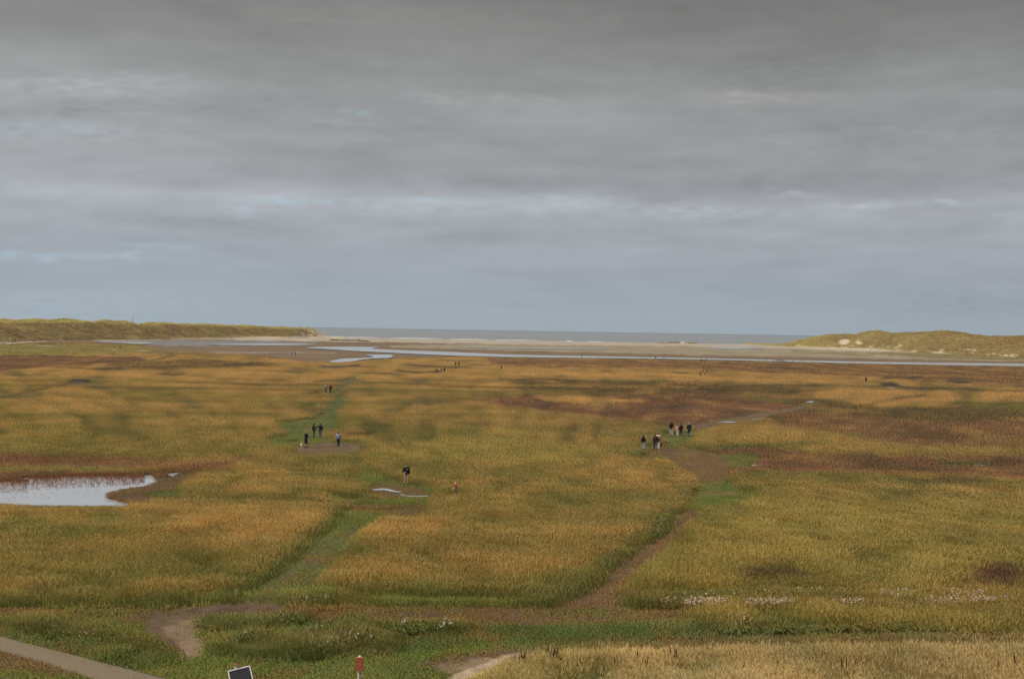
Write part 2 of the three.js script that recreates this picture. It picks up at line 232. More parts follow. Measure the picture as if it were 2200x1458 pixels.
area('green', [[668, 902], [690, 892], [704, 876], [712, 862], [726, 852], [746, 854], [742, 866], [730, 882], [726, 896], [735, 904], [700, 906]], 4, 6, 1, 'path'); line('darkgreen', [[636, 903], [670, 897], [692, 888]], 5, 3, 4, .8);
line('mud', [[712, 848], [735, 836], [752, 826], [768, 814]], 8, 4, 5, .9); line('greenpath', [[712, 852], [730, 838], [756, 818], [778, 803]], 14, 5, 6, .5); line('greenpath', [[748, 818], [765, 806]], 7, 3, 4, .9);
// -- right path
area('redpath', [[1170, 1306], [1240, 1278], [1275, 1256], [1300, 1226], [1345, 1196], [1385, 1168], [1420, 1142], [1436, 1118], [1450, 1098], [1500, 1090], [1520, 1092], [1505, 1110], [1470, 1135], [1448, 1164], [1418, 1196], [1378, 1228], [1342, 1256], [1330, 1276], [1360, 1300], [1300, 1325], [1200, 1322]], 6, 9, 1, 'path');
line('lush', [[1168, 1280], [1236, 1262], [1272, 1222], [1314, 1194], [1360, 1162], [1398, 1136], [1418, 1112], [1430, 1092]], 12, 6, 8, .9); line('green', [[1358, 1266], [1424, 1214], [1470, 1168], [1496, 1142], [1530, 1106], [1552, 1092]], 12, 6, 9, .6); line('darkgreen', [[1425, 1116], [1410, 1138], [1380, 1160]], 8, 4, 6, .8);
area('green', [[1462, 1092], [1470, 1076], [1490, 1060], [1520, 1034], [1580, 1038], [1590, 1052], [1640, 1060], [1600, 1078], [1540, 1084], [1500, 1094]], 6, 9, .9, 'path'); area('palemud', [[1472, 1058], [1520, 1056], [1590, 1056], [1600, 1062], [1540, 1067], [1490, 1063]], 4, 6, .5); spot('lush', 1562, 1046, 14, 6, 5, 6, .9); line('darkgreen', [[1575, 1086], [1600, 1080], [1630, 1066]], 5, 4, 5, .8); line('darkgreen', [[1455, 1050], [1490, 1052]], 9, 4, 6, .9); spot('greenpath', 1520, 1045, 30, 10, 8, 10, .6);
area('redpath', [[1490, 1044], [1488, 1020], [1440, 985], [1420, 965], [1480, 962], [1540, 975], [1570, 1000], [1570, 1020], [1560, 1036], [1520, 1034]], 6, 9, .9, 'path'); line('darkmud', [[1440, 985], [1465, 1000], [1495, 1020], [1510, 1030]], 10, 5, 6, .8); line('darkmud', [[1500, 1022], [1545, 1023], [1580, 1026]], 4, 3, 3, .8);
area('darkmud', [[1372, 966], [1400, 956], [1430, 955], [1450, 964], [1450, 985], [1420, 982], [1390, 976]], 6, 7, .7, 'path'); area('green', [[1420, 930], [1440, 934], [1500, 930], [1490, 945], [1460, 960], [1430, 950]], 5, 7, .9, 'path'); line('darkmud', [[1452, 938], [1490, 938]], 5, 3, 4, .6);
area('gold', [[1500, 925], [1560, 910], [1700, 925], [1830, 935], [1850, 946], [1760, 955], [1620, 952], [1520, 960], [1490, 945]], 6, 10, .9); line('darkgreen', [[1510, 958], [1600, 960], [1680, 955], [1780, 953]], 9, 4, 6, .9); line('lush', [[1515, 960], [1580, 962]], 7, 4, 5, .6); area('gold', [[1674, 962], [1760, 956], [1860, 962], [1820, 974], [1700, 972]], 6, 9, .8); area('gold', [[2080, 965], [2200, 960], [2400, 966], [2300, 980], [2120, 976]], 6, 9, .8);
area('mud', [[1480, 915], [1560, 900], [1640, 886], [1700, 876], [1735, 862], [1752, 863], [1735, 876], [1680, 888], [1620, 900], [1560, 910], [1500, 925]], 4, 7, .75, 'path'); line('green', [[1480, 912], [1560, 898], [1640, 884]], 6, 4, 6, .5);
spot('darkgreen', 1376, 974, 22, 6, 6, 8, .7); spot('darkgreen', 1430, 928, 10, 4, 4, 5, .8);
// -- the near strips
area('brown', [[-300, 1296], [0, 1300], [200, 1306], [320, 1312], [420, 1305], [600, 1306], [800, 1300], [1000, 1302], [1200, 1306], [1450, 1305], [1520, 1318], [1480, 1336], [1200, 1345], [900, 1344], [660, 1330], [450, 1328], [330, 1345], [200, 1332], [0, 1326], [-300, 1325]], 8, 12, 1, 'strip');
area('bank', [[520, 1300], [560, 1275], [640, 1272], [790, 1286], [740, 1296], [640, 1306], [560, 1312]], 8, 12, .9); spot('rust', 660, 1308, 110, 7, 10, 14, .8); line('rust', [[200, 1303], [320, 1310], [370, 1306]], 8, 6, 8, .8); spot('green', 250, 1316, 100, 5, 12, 12, .8); line('green', [[640, 1303], [730, 1304]], 6, 6, 8, .7);
line('darkmud', [[630, 1326], [800, 1328], [900, 1318]], 13, 8, 10, .7); line('purple', [[1090, 1332], [1180, 1332], [1330, 1328]], 15, 9, 10, .9); line('green', [[1160, 1318], [1280, 1316]], 8, 6, 8, .7);
area('bank', [[440, 1330], [560, 1312], [640, 1318], [660, 1332], [560, 1354], [460, 1356], [430, 1350]], 8, 12); line('lush', [[440, 1332], [520, 1332], [600, 1346]], 14, 9, 10, .8); line('rust', [[425, 1348], [470, 1354], [560, 1358]], 8, 5, 8, .8);
area('lush', [[640, 1350], [700, 1334], [900, 1340], [1000, 1350], [1250, 1346], [1480, 1340], [1700, 1342], [1950, 1358], [2300, 1352], [2500, 1372], [2000, 1374], [1600, 1384], [1300, 1384], [1100, 1380], [900, 1400], [700, 1410], [560, 1400]], 9, 14, .95);
area('bank', [[455, 1385], [480, 1370], [540, 1366], [640, 1360], [780, 1352], [860, 1366], [840, 1392], [760, 1406], [660, 1416], [540, 1412], [460, 1402]], 9, 14); area('bank', [[700, 1338], [800, 1334], [1000, 1336], [1030, 1352], [940, 1362], [800, 1356]], 8, 12, .8); spot('darkgreen', 640, 1334, 40, 10, 9, 12, .7); spot('darkgreen', 780, 1344, 26, 10, 9, 12, .7); spot('darkgreen', 880, 1356, 60, 10, 9, 12, .7); spot('darkgreen', 945, 1345, 30, 7, 8, 10, .7); spot('darkgreen', 520, 1376, 22, 8, 8, 10, .7); spot('lush', 590, 1420, 80, 8, 10, 14, .9);
area('yellow', [[1480, 1312], [1620, 1306], [1900, 1310], [2400, 1305], [2400, 1345], [1950, 1352], [1750, 1338], [1560, 1334]], 9, 14, .9); area('strawgreen', [[1400, 1345], [1560, 1332], [1700, 1350], [1560, 1360], [1440, 1360]], 9, 12, .7); line('darkgreen', [[1560, 1366], [1700, 1362], [1960, 1360], [2300, 1362]], 12, 6, 8, .9); line('darkgreen', [[1900, 1358], [1950, 1345], [1975, 1335]], 11, 5, 7, .8); line('brown', [[1962, 1342], [1985, 1315], [1995, 1302]], 7, 4, 5, .8);
area('purple', [[980, 1412], [1080, 1392], [1250, 1386], [1460, 1378], [1600, 1378], [1800, 1374], [2100, 1372], [2500, 1376], [2500, 1384], [2100, 1382], [1700, 1386], [1400, 1390], [1150, 1400], [1050, 1410], [960, 1426], [900, 1440], [900, 1420]], 7, 9, .9, 'strip'); line('rust', [[1280, 1380], [1450, 1376], [1900, 1371], [2400, 1374]], 6, 4, 6, .7);
line('rust', [[1420, 1306], [1560, 1302], [1800, 1300], [1980, 1304], [2120, 1298]], 8, 5, 7, .85); line('darkmud', [[1400, 1288], [1470, 1290], [1560, 1298]], 9, 5, 6, .6); line('lush', [[1400, 1272], [1500, 1278], [1700, 1276], [1850, 1282], [2000, 1288]], 12, 8, 10, .75);
spot('darkbrown', 1660, 1236, 75, 16, 14, 18, .9); spot('olive', 1680, 1256, 100, 14, 14, 18, .7); spot('darkbrown', 2150, 1240, 66, 22, 14, 18, 1); spot('darkbrown', 2010, 1232, 28, 7, 8, 10, .7); spot('darkbrown', 104, 1205, 12, 8, 6, 8, .6); spot('darkgreen', 300, 1250, 26, 8, 8, 10, .6); line('darkgreen', [[-100, 1245], [100, 1240], [230, 1248], [420, 1242], [520, 1236]], 11, 8, 10, .7); line('lush', [[40, 1243], [200, 1252]], 10, 8, 10, .7); area('bank', [[60, 1268], [300, 1262], [420, 1276], [500, 1262], [540, 1270], [470, 1290], [330, 1302], [150, 1296], [60, 1284]], 9, 12, .8); line('olive', [[-200, 1276], [60, 1280], [100, 1290]], 26, 12, 14, .7); line('lush', [[400, 1292], [470, 1286], [540, 1268]], 12, 7, 8, .9); spot('darkgreen', 375, 1285, 30, 8, 8, 10, .8);
// -- clearing, bank and verge at the lower left
area('mud', [[310, 1352], [330, 1326], [400, 1306], [520, 1292], [610, 1300], [640, 1318], [560, 1324], [450, 1326], [425, 1340], [430, 1362], [450, 1385], [440, 1412], [420, 1424], [375, 1424], [360, 1392], [330, 1372]], 8, 11, 1, 'path'); area('palemud', [[350, 1350], [400, 1332], [430, 1328], [428, 1362], [440, 1390], [432, 1412], [400, 1424], [375, 1410], [380, 1380]], 9, 12, .8); line('darkmud', [[300, 1322], [400, 1314], [520, 1310], [600, 1316]], 13, 9, 10, .8);
area('bank', [[-300, 1330], [0, 1334], [40, 1322], [100, 1320], [180, 1338], [260, 1350], [330, 1376], [368, 1402], [370, 1424], [280, 1430], [200, 1418], [100, 1388], [0, 1364], [-300, 1300]], 8, 12); area('lush', [[-100, 1340], [0, 1345], [130, 1366], [260, 1380], [360, 1408], [370, 1426], [280, 1432], [140, 1402], [0, 1364]], 8, 12, .6); spot('darkgreen', 235, 1365, 24, 8, 8, 10, .8); spot('darkgreen', 118, 1374, 10, 5, 6, 8, .8); spot('darkgreen', 260, 1412, 40, 8, 9, 12, .7);
area('brown', [[-300, 1360], [0, 1366], [90, 1388], [200, 1420], [360, 1455], [200, 1460], [90, 1440], [0, 1420], [-300, 1400]], 5, 8, .9); area('greenpath', [[320, 1440], [440, 1425], [700, 1418], [900, 1420], [960, 1440], [900, 1480], [500, 1600], [300, 1500]], 10, 16, .9); area('green', [[340, 1428], [480, 1418], [620, 1430], [700, 1450], [600, 1480], [440, 1480]], 12, 16, .6); spot('darkmud', 575, 1456, 50, 6, 10, 12, .8); spot('darkmud', 760, 1432, 26, 5, 8, 10, .7); spot('redpath', 380, 1436, 60, 5, 9, 10, .6); spot('redpath', 640, 1440, 50, 6, 9, 12, .6);
area('purple', [[-300, 1395], [0, 1400], [90, 1425], [180, 1450], [120, 1462], [0, 1435], [-300, 1420]], 8, 10, .8); area('greenpath', [[-300, 1435], [0, 1438], [120, 1450], [220, 1475], [100, 1600], [-400, 1600]], 10, 12, .9); spot('green', 70, 1452, 80, 8, 12, 14, .7);
area('pavedbed', [[-500, 1240], [0, 1364], [110, 1393], [262, 1432], [400, 1470], [520, 1500], [420, 1520], [230, 1462], [110, 1424], [0, 1395], [-500, 1270]], 2, 4);
area('palemud', [[930, 1430], [1000, 1418], [1060, 1406], [1140, 1398], [1180, 1402], [1130, 1412], [1040, 1430], [960, 1446]], 7, 9, .7); area('sand', [[930, 1474], [980, 1446], [1040, 1424], [1100, 1404], [1135, 1400], [1110, 1414], [1060, 1434], [1020, 1455], [1000, 1474]], 4, 6, 1, 'path');
area('straw', [[1000, 1476], [1050, 1444], [1110, 1416], [1160, 1402], [1300, 1394], [1500, 1390], [1700, 1388], [1900, 1386], [2400, 1386], [2700, 1500], [2700, 2200], [900, 2200]], 5, 8, 1, 'dune'); area('strawgreen', [[1020, 1466], [1100, 1425], [1230, 1415], [1350, 1420], [1320, 1500], [1000, 1560]], 16, 22, .75); area('strawgreen', [[1700, 1392], [1950, 1390], [2000, 1410], [1850, 1425], [1700, 1418]], 12, 16, .6); spot('darkbrown', 1188, 1420, 14, 14, 8, 10, .45); spot('strawgreen', 1500, 1440, 90, 20, 24, 26, .5);
area('palemud', [[930, 1436], [1000, 1420], [1060, 1408], [1130, 1399], [1100, 1412], [1040, 1430], [960, 1450]], 5, 6, .6); area('sand', [[925, 1480], [975, 1450], [1035, 1426], [1095, 1406], [1140, 1400], [1112, 1416], [1066, 1438], [1030, 1460], [1000, 1482]], 4, 6, 1, 'path');
line('farGold', [[1100, 827], [1300, 829], [1500, 833]], 7, 3, 5, .7); line('farGold', [[1715, 846], [1850, 840], [1975, 839]], 10, 3, 5, .7); line('farGold', [[1890, 869], [2000, 874], [2060, 872]], 10, 3, 5, .8); line('farGold', [[1250, 785], [1500, 789]], 3, 3, 4, .6); line('farGold', [[1900, 790], [2100, 795], [2300, 797]], 4, 3, 4, .6); line('farGold', [[2000, 806], [2300, 812]], 4, 3, 4, .6); line('creek', [[2040, 800], [2090, 802]], 4, 3, 3, .8); line('creek', [[1960, 818], [2080, 822]], 6, 3, 4, .6); area('olive', [[2030, 862], [2110, 862], [2300, 868], [2300, 884], [2100, 880]], 4, 7, .7); area('olive', [[1570, 848], [1650, 850], [1720, 862], [1700, 869], [1620, 860]], 4, 6, .6); line('creek', [[1755, 858], [1800, 872], [1840, 876]], 4, 3, 3, .7); line('darkgreen', [[1110, 849], [1300, 848], [1420, 850]], 5, 3, 5, .6);
line('farGold', [[0, 866], [200, 872], [420, 868]], 12, 6, 9, .4); line('farGold', [[60, 800], [260, 806], [420, 818], [640, 822]], 8, 5, 8, .6); line('farGold', [[760, 776], [860, 778], [980, 776]], 4, 3, 4, .6);
// -- water beds
const POND = [[-420, 1048], [-30, 1037], [0, 1034], [60, 1025], [130, 1022], [230, 1020], [290, 1017], [325, 1021], [331, 1027], [337, 1032], [318, 1040], [290, 1046], [262, 1050], [240, 1056], [225, 1062], [228, 1067], [245, 1074], [270, 1079], [295, 1086], [240, 1088], [175, 1088], [90, 1086], [0, 1082], [-420, 1074]];
const POOL = [[356, 1016], [368, 1014.5], [383, 1014.5], [385, 1017], [376, 1020], [366, 1022.5], [361, 1020]];
const PUDDLES = [[[798, 1051], [812, 1049.5], [825, 1048.5], [838, 1050], [850, 1053.5], [862, 1054.5], [852, 1057.5], [840, 1056], [826, 1053], [812, 1053.5], [802, 1054]], [[858, 1060], [868, 1061.5], [880, 1063.5], [900, 1064.5], [920, 1063.5], [908, 1067.5], [885, 1068], [868, 1066], [860, 1063]]];
area('bed', POND, 2.5, 5); area('bed', POOL, 1.5, 2);

const OUT = { g: [0, 0, 0], c: [0, 0, 0], h: 0, d: 1, lift: 0, kind: 'tall', id: 'gold', zone: '' };
function lookup(px, py) {
  // open field: golden grass with olive and rust drifts; farther fields are paler and redder
  const k = py - (H0 / 2 - 17.25 + (px - W0 / 2) * 0.0167), dist = EYE * F / Math.max(k, 4), wx = (px - W0 / 2) / F * dist;
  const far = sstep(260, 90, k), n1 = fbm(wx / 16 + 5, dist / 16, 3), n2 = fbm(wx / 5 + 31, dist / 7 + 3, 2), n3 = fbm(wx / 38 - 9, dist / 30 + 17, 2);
  const A = C.gold, B = C.farGold, O = C.olive, R = C.rustgreen, n4 = fbm(wx / 2.2 + 7, dist / 3.2 + 71, 2), t1 = clamp(0.42 - far * 0.14 + n1 * 1.25 + n2 * 0.75 + n4 * 0.45), t2 = clamp(clamp((n3 - 0.12 + 0.5 * sstep(1000, 1500, px) * sstep(300, 200, k)) * 2.2) * far * 0.8 + sstep(0.14, 0.26, fbm(wx / 48 + 3, dist / 13 + 61, 4)) * far * 0.85), t3 = Math.max(sstep(0.17, 0.24, fbm(wx / 48 + 80, dist / 9 + 11, 4)) * far * 0.75, (1 - sstep(0.006 * dist / 100, 0.022 * dist / 100, Math.abs(fbm(wx / 60 + 11, dist / 46 + 3, 3)))) * sstep(0, 0.2, noise(wx / 50, dist / 60 + 8)) * sstep(180, 300, dist) * 0.9);
  for (let i = 0; i < 3; i++) {
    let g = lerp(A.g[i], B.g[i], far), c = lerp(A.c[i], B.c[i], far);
    g = lerp(g, O.g[i], t1); c = lerp(c, O.c[i], t1); g = lerp(g, R.g[i], t2); c = lerp(c, R.c[i], t2); OUT.g[i] = lerp(g, (R.g[i] + O.g[i]) * .4, t3); OUT.c[i] = lerp(c, (R.c[i] + O.c[i]) * .4, t3);
  }
  OUT.h = lerp(0.48, 0.3, Math.max(t1 * .6, t2, t3)) * (1 + n2 * .25); OUT.d = 1; OUT.lift = 0; OUT.kind = 'tall'; OUT.id = 'gold'; OUT.zone = '';
  const X = px, Y = py * YS, wob = noise(px / 31, py / 10) * 0.6 + noise(px / 12 + 9, py / 4.5) * 0.4; let top = 0.5;
  for (const a of AREAS) {
    const b = a.box; if (X < b[0] || X > b[1] || Y < b[2] || Y > b[3]) continue;
    const sc = a.zone ? 0.75 : Math.min(1.4, 0.75 + k / 550), s = reach(a, X, Y) + wob * a.warp * (a.c.kind === 'none' ? 1 : sc), w = sstep(a.soft * sc, -a.soft * sc, s) * a.amount; if (w <= 0.003) continue;
    const q = a.c; for (let i = 0; i < 3; i++) { OUT.g[i] += (q.g[i] - OUT.g[i]) * w; OUT.c[i] += (q.c[i] - OUT.c[i]) * w; }
    OUT.h += (q.h - OUT.h) * w; OUT.d += (q.d - OUT.d) * w; OUT.lift += (q.lift - OUT.lift) * w;
    if (w > 0.5) { OUT.kind = q.kind; OUT.id = q.id; if (a.zone) OUT.zone = a.zone; else if (q.kind === 'tall' || q.kind === 'bush') OUT.zone = OUT.zone === 'dune' ? 'dune' : ''; }
  }
  if (OUT.id === 'rust' || OUT.id === 'rustgreen') {           // salt marsh: gold grass and dark runnels break the russet
    const u = fbm(wx / 9 + 70, dist / (6 + dist / 40) + 7, 3), b = sstep(0.16, 0.27, u) * 0.4, e = sstep(-0.16, -0.28, u) * 0.45, q = dist > 160 ? C.farGold : C.gold, f = C.creek;
    for (let i = 0; i < 3; i++) { OUT.g[i] = lerp(lerp(OUT.g[i], q.g[i], b), f.g[i], e); OUT.c[i] = lerp(lerp(OUT.c[i], q.c[i], b), f.c[i], e); } OUT.h *= 1 + 0.5 * b - 0.4 * e;
  }
  { // drifts of darker and lighter growth; hol also paints shade into grass hollows
    const sd = 1 + far * dist / 160, v = 0.30 * fbm(wx / (2.6 * sd) + 3, dist / (4.4 * (1 + far * dist / 300)) + 27, 3) + far * 0.26 * fbm(wx / 34 + 61, dist / 11 + 5, 3) + 0.16 * (1 - far) * fbm(wx / 9, dist / 12 + 90, 2), soft = OUT.kind === 'none' ? 0.5 : 1;
    const hol = OUT.kind === 'tall' ? sstep(0.12, 0.34, fbm(wx / (3.2 * sd) + 17, dist / (5 + far * dist / 40) + 55, 2)) : 0, m = clamp(1 + v * soft, 0.5, 1.5) * (1 - 0.3 * hol), w = clamp(-v * 1.1 + hol * .35, 0, 0.45); for (let i = 0; i < 3; i++) { OUT.g[i] *= m; OUT.c[i] *= m * (1 - (i === 0 ? w * 0.3 : i === 2 ? w * 0.2 : 0)); }
    if (OUT.id === 'bank') OUT.h *= clamp(0.85 + 1.1 * noise(wx / 1.6 + 9, dist / 2.4), 0.35, 1.6);
    else if (OUT.kind === 'tall') OUT.h *= clamp(1 + v * 0.8, 0.6, 1.4) * (1 - 0.4 * hol);
  }
  if (OUT.kind === 'short') {                                  // trodden turf: bare spots and greener spots
    const u = fbm(wx / 1.1 + 20, dist / 2.3, 3) + 0.6 * fbm(wx / 3.4, dist / 5 + 44, 2), b = clamp(u * 2.3 - 0.08 + 0.14 * sstep(570, 600, k)) * (OUT.id === 'greenpath' || OUT.zone === 'path' ? 0.5 : 0.75), q = C.brown, e = clamp(-u * 1.4 - 0.1) * 0.55, f = C.greenpath;
    if (OUT.id !== 'sand' && OUT.id !== 'palemud') for (let i = 0; i < 3; i++) { OUT.g[i] = lerp(lerp(OUT.g[i], q.g[i], b), f.g[i], e); OUT.c[i] = lerp(lerp(OUT.c[i], q.c[i], b), f.c[i], e); }
    OUT.h *= 1 + 0.6 * e - 0.3 * b; OUT.d = clamp(OUT.d - b * 0.3);
  }
  return OUT;
}
const relief = (x, z) => 0.05 * fbm(x / 9, z / 9, 3) + 0.06 * fbm(x / 40 + 4, z / 40, 2);
function groundY(x, z) { const p = toPx(x, 0, z); const L = lookup(p[0], p[1]); return relief(x, z) * (L.lift < -0.02 ? 0.2 : 1) + L.lift; }

// ---------------------------------------------------------------- the marsh floor: one sheet, cut where its surfaces change
{
  const us = []; for (let u = -1.1; u < -0.54; u += 0.02) us.push(u); for (let u = -0.54; u <= 0.54; u += 0.0018) us.push(u); for (let u = 0.56; u <= 1.1; u += 0.02) us.push(u);
  const ks = [9000, 4000, 2000, 1400, 1100]; for (let k = 960; k > 300; k -= 2.2) ks.push(k); for (let k = 300; k > 100; k -= 1.35) ks.push(k); for (let k = 100; k > 15; k -= 1) ks.push(k);
  const nu = us.length, nk = ks.length, P = new Float32Array(nu * nk * 3), Q = new Float32Array(nu * nk * 3), U = new Float32Array(nu * nk * 2), Z = new Uint8Array(nu * nk);
  const NAMES = ['marsh_ground', 'grass_path', 'earth_path', 'mud_path', 'sandy_path', 'beach', 'mudflat', 'wet_mudflat', 'pond_bed'];
  for (let j = 0; j < nk; j++) for (let i = 0; i < nu; i++) {
    const D = EYE * F / ks[j], x = us[i] * D, z = -D, o = j * nu + i, p = toPx(x, 0, z), px = p[0], py = p[1], L = lookup(px, py), wet = L.lift < -0.02;
    let y = relief(x, z) * (wet ? 0.2 : 1) + L.lift - 0.9 * sstep(20.2, 16.6, ks[j]);
    if (!wet && L.kind === 'short' && D < 90) y += 0.03 * noise(x * 1.1, z * 1.1);
    P.set([x, y, z], o * 3); U.set([x / 2.3, z / 2.3], o * 2);
    const m = 1 + 0.22 * noise(x / 1.3, z / 1.7) * (D < 200 ? 1 : 0) + (D < 95 ? 0.16 * noise(x / 0.33, z / 0.42) + 0.1 * noise(x / 0.8 + 7, z / 0.9) : 0) + (D < 400 ? 0.14 * noise(x / 3, z / 6) : 0.16 * noise(x / 22, z / 50) + 0.12 * noise(x / 6, z / 24));
    Q.set(L.g.map((v) => clamp(v * m)), o * 3);
    let n = 0; const onPath = L.zone === 'path';
    if (L.id === 'bed') n = 8; else if (L.id === 'beach') n = 5; else if (L.id === 'wetflat') n = 7; else if (L.id === 'mudflat' || L.id === 'paleflat') n = 6; else if (L.id === 'sand') n = 4;
    else if (onPath && /green|lush/.test(L.id)) n = 1; else if (onPath && L.id === 'redpath') n = 2; else if (onPath && L.kind === 'short') n = 3;
    Z[o] = n;
  }
  const idx = NAMES.map(() => []);
  for (let j = 0; j + 1 < nk; j++) for (let i = 0; i + 1 < nu; i++) { const a = j * nu + i, b = a + 1, c = a + nu, d = c + 1; idx[Z[a]].push(a, b, c, b, d, c); }
  const mats = NAMES.map((n) => new THREE.MeshStandardMaterial({ vertexColors: true, map: GRAIN, bumpMap: GRAIN, bumpScale: n === 'wet_mudflat' || n === 'mudflat' || n === 'beach' ? 0.01 : 0.05, roughness: n === 'wet_mudflat' ? 0.34 : 0.95 }));
  const SAYS = { marsh_ground: 'flat salt marsh ground of rust and golden cover reaching to the flats', grass_path: 'trodden green grass paths winding away through the tall marsh grass', earth_path: 'reddish brown earth path running through the tall grass on the right', mud_path: 'bare brown muddy clearings and tracks between the grass fields', sandy_path: 'pale sandy track curving past the straw coloured grass at the bottom', beach: 'pale sand beach in front of the sea', mudflat: 'brown and beige mudflats behind the marsh', wet_mudflat: 'shiny wet grey mudflat in front of the left dune', pond_bed: 'dark bed of the marsh pond on the left' };
  NAMES.forEach((n, k) => {
    if (!idx[k].length) return;
    const map = new Map(), p = [], q = [], t = [], f = [];
    for (const v of idx[k]) { let w = map.get(v); if (w === undefined) { w = map.size; map.set(v, w); p.push(P[v * 3], P[v * 3 + 1], P[v * 3 + 2]); q.push(Q[v * 3], Q[v * 3 + 1], Q[v * 3 + 2]); t.push(U[v * 2], U[v * 2 + 1]); } f.push(w); }
    const g = new THREE.BufferGeometry(); g.setAttribute('position', new THREE.Float32BufferAttribute(p, 3)); g.setAttribute('color', new THREE.Float32BufferAttribute(q, 3)); g.setAttribute('uv', new THREE.Float32BufferAttribute(t, 2)); g.setIndex(f); g.computeVertexNormals();
    struct(n, g, mats[k], SAYS[n], n.replace(/_/g, ' '));
  });
  // land all round, under and behind the surveyed sheet
  const g = new THREE.PlaneGeometry(9000, 3600, 1, 1); g.rotateX(-Math.PI / 2); g.translate(0, -0.75, 120);
  struct('outer_ground', g, std(lin(112, 94, 50).map((v) => v * 1.3), 1), 'grassland stretching on all round the marsh', 'ground');
}

// ---------------------------------------------------------------- sea, surf, channels, pond
const waterMat = (c, r, bump) => new THREE.MeshPhysicalMaterial({ color: new THREE.Color().setRGB(...c), roughness: r, ior: 1.33, ...(bump ? { bumpMap: GRAVEL, bumpScale: bump } : {}) });
{
  const p = [], t = [], f = [], us = []; for (let u = -3; u <= 3.001; u += 0.1) us.push(u); const Ds = [1500, 1700, 2000, 2400, 3000, 4000, 6000, 9000, 15000, 30000, 60000, 120000];
  Ds.forEach((D, j) => us.forEach((u, i) => { p.push(u * D, -0.35, -D); t.push(u * D / 40, D / 40); if (j && i) { const a = j * us.length + i; f.push(a - us.length - 1, a - us.length, a - 1, a - us.length, a, a - 1); } }));
  const g = new THREE.BufferGeometry(); g.setAttribute('position', new THREE.Float32BufferAttribute(p, 3)); g.setAttribute('uv', new THREE.Float32BufferAttribute(t, 2)); g.setIndex(f); g.computeVertexNormals();
  struct('sea', g, waterMat([0.225, 0.245, 0.265], 0.55, 0.5), 'grey sea stretching to the horizon between the two dunes', 'sea');
}
const foamMat = std([0.6, 0.6, 0.58], 0.7);
{
  const r = rng(41);
  for (const [x0, y0, x1, y1, h, l] of [[738, 724.6, 815, 725.3, .9, 'breaking white wave nearest the left dune end'], [838, 725.8, 958, 727.6, .8, 'long white breaker on the left part of the shore'], [965, 727.9, 1050, 729.6, .7, 'white breaker left of the middle of the shore'], [1060, 730.2, 1160, 731.4, .8, 'faint white breaker in the middle of the shore'], [1215, 733.4, 1232, 734, 1.2, 'short bright splash of surf in the middle of the shore'], [1262, 734.1, 1296, 734.6, .9, 'short white breaker right of the middle of the shore'], [1427, 735, 1432, 735.1, 1.1, 'small white splash of surf beside the dark beach hump'], [1462, 735.7, 1472, 735.9, 1.1, 'small white splash of surf between two dark beach humps']]) {
    const a = at(x0, y0, -0.3), b = at(x1, y1, -0.3), n = 26, pos = [], fi = [];
    for (let i = 0; i <= n; i++) { const t = i / n, x = lerp(a.x, b.x, t), z = lerp(a.z, b.z, t) + 5 * noise(t * 5, y0), e = Math.sin(Math.PI * clamp(t * 1.02)) ** 0.5 * (0.55 + 0.6 * r()) * h * 1.2; pos.push(x, -0.36, z + 4, x, -0.36 + e, z + 1, x, -0.36 + e * 0.7, z - 1.5, x, -0.36, z - 4); if (i) for (let k = 0; k < 3; k++) { const q = (i - 1) * 4 + k; fi.push(q, q + 4, q + 1, q + 1, q + 4, q + 5); } }
    const g = new THREE.BufferGeometry(); g.setAttribute('position', new THREE.Float32BufferAttribute(pos, 3)); g.setIndex(fi); g.computeVertexNormals();
    struct('breaking_wave', g, foamMat, l, 'wave');
  }
}
function sheet(name, pts, y, mat, label, category, wob = 0.6, round = true) {
  const q = pts.map(([a, b]) => at(a, b, y)), c = round ? new THREE.CatmullRomCurve3(q, true, 'centripetal').getPoints(pts.length * 5) : q;
  const s = new THREE.Shape(c.map((v, i) => new THREE.Vector2(v.x + wob * noise(v.x * 0.9, v.z * 0.3), v.z + wob * noise(v.x * 0.4 + 9, v.z * 0.5))));
  const g = new THREE.ShapeGeometry(s); g.rotateX(Math.PI / 2); const i = g.index.array; for (let k = 0; k < i.length; k += 3) { const t = i[k]; i[k] = i[k + 1]; i[k + 1] = t; } g.computeVertexNormals(); g.translate(0, y, 0);
  const uv = g.attributes.uv, p = g.attributes.position; if (g.attributes.normal.getY(0) < 0) { for (let k = 0; k < i.length; k += 3) { const t = i[k]; i[k] = i[k + 1]; i[k + 1] = t; } g.computeVertexNormals(); }
  for (let k = 0; k < uv.count; k++) uv.setXY(k, p.getX(k) / 3, p.getZ(k) / 3);
  return struct(name, g, mat, label, category);
}
const calm = waterMat([0.36, 0.385, 0.42], 0.06, 0.0006), flow = waterMat([0.36, 0.38, 0.4], 0.16);
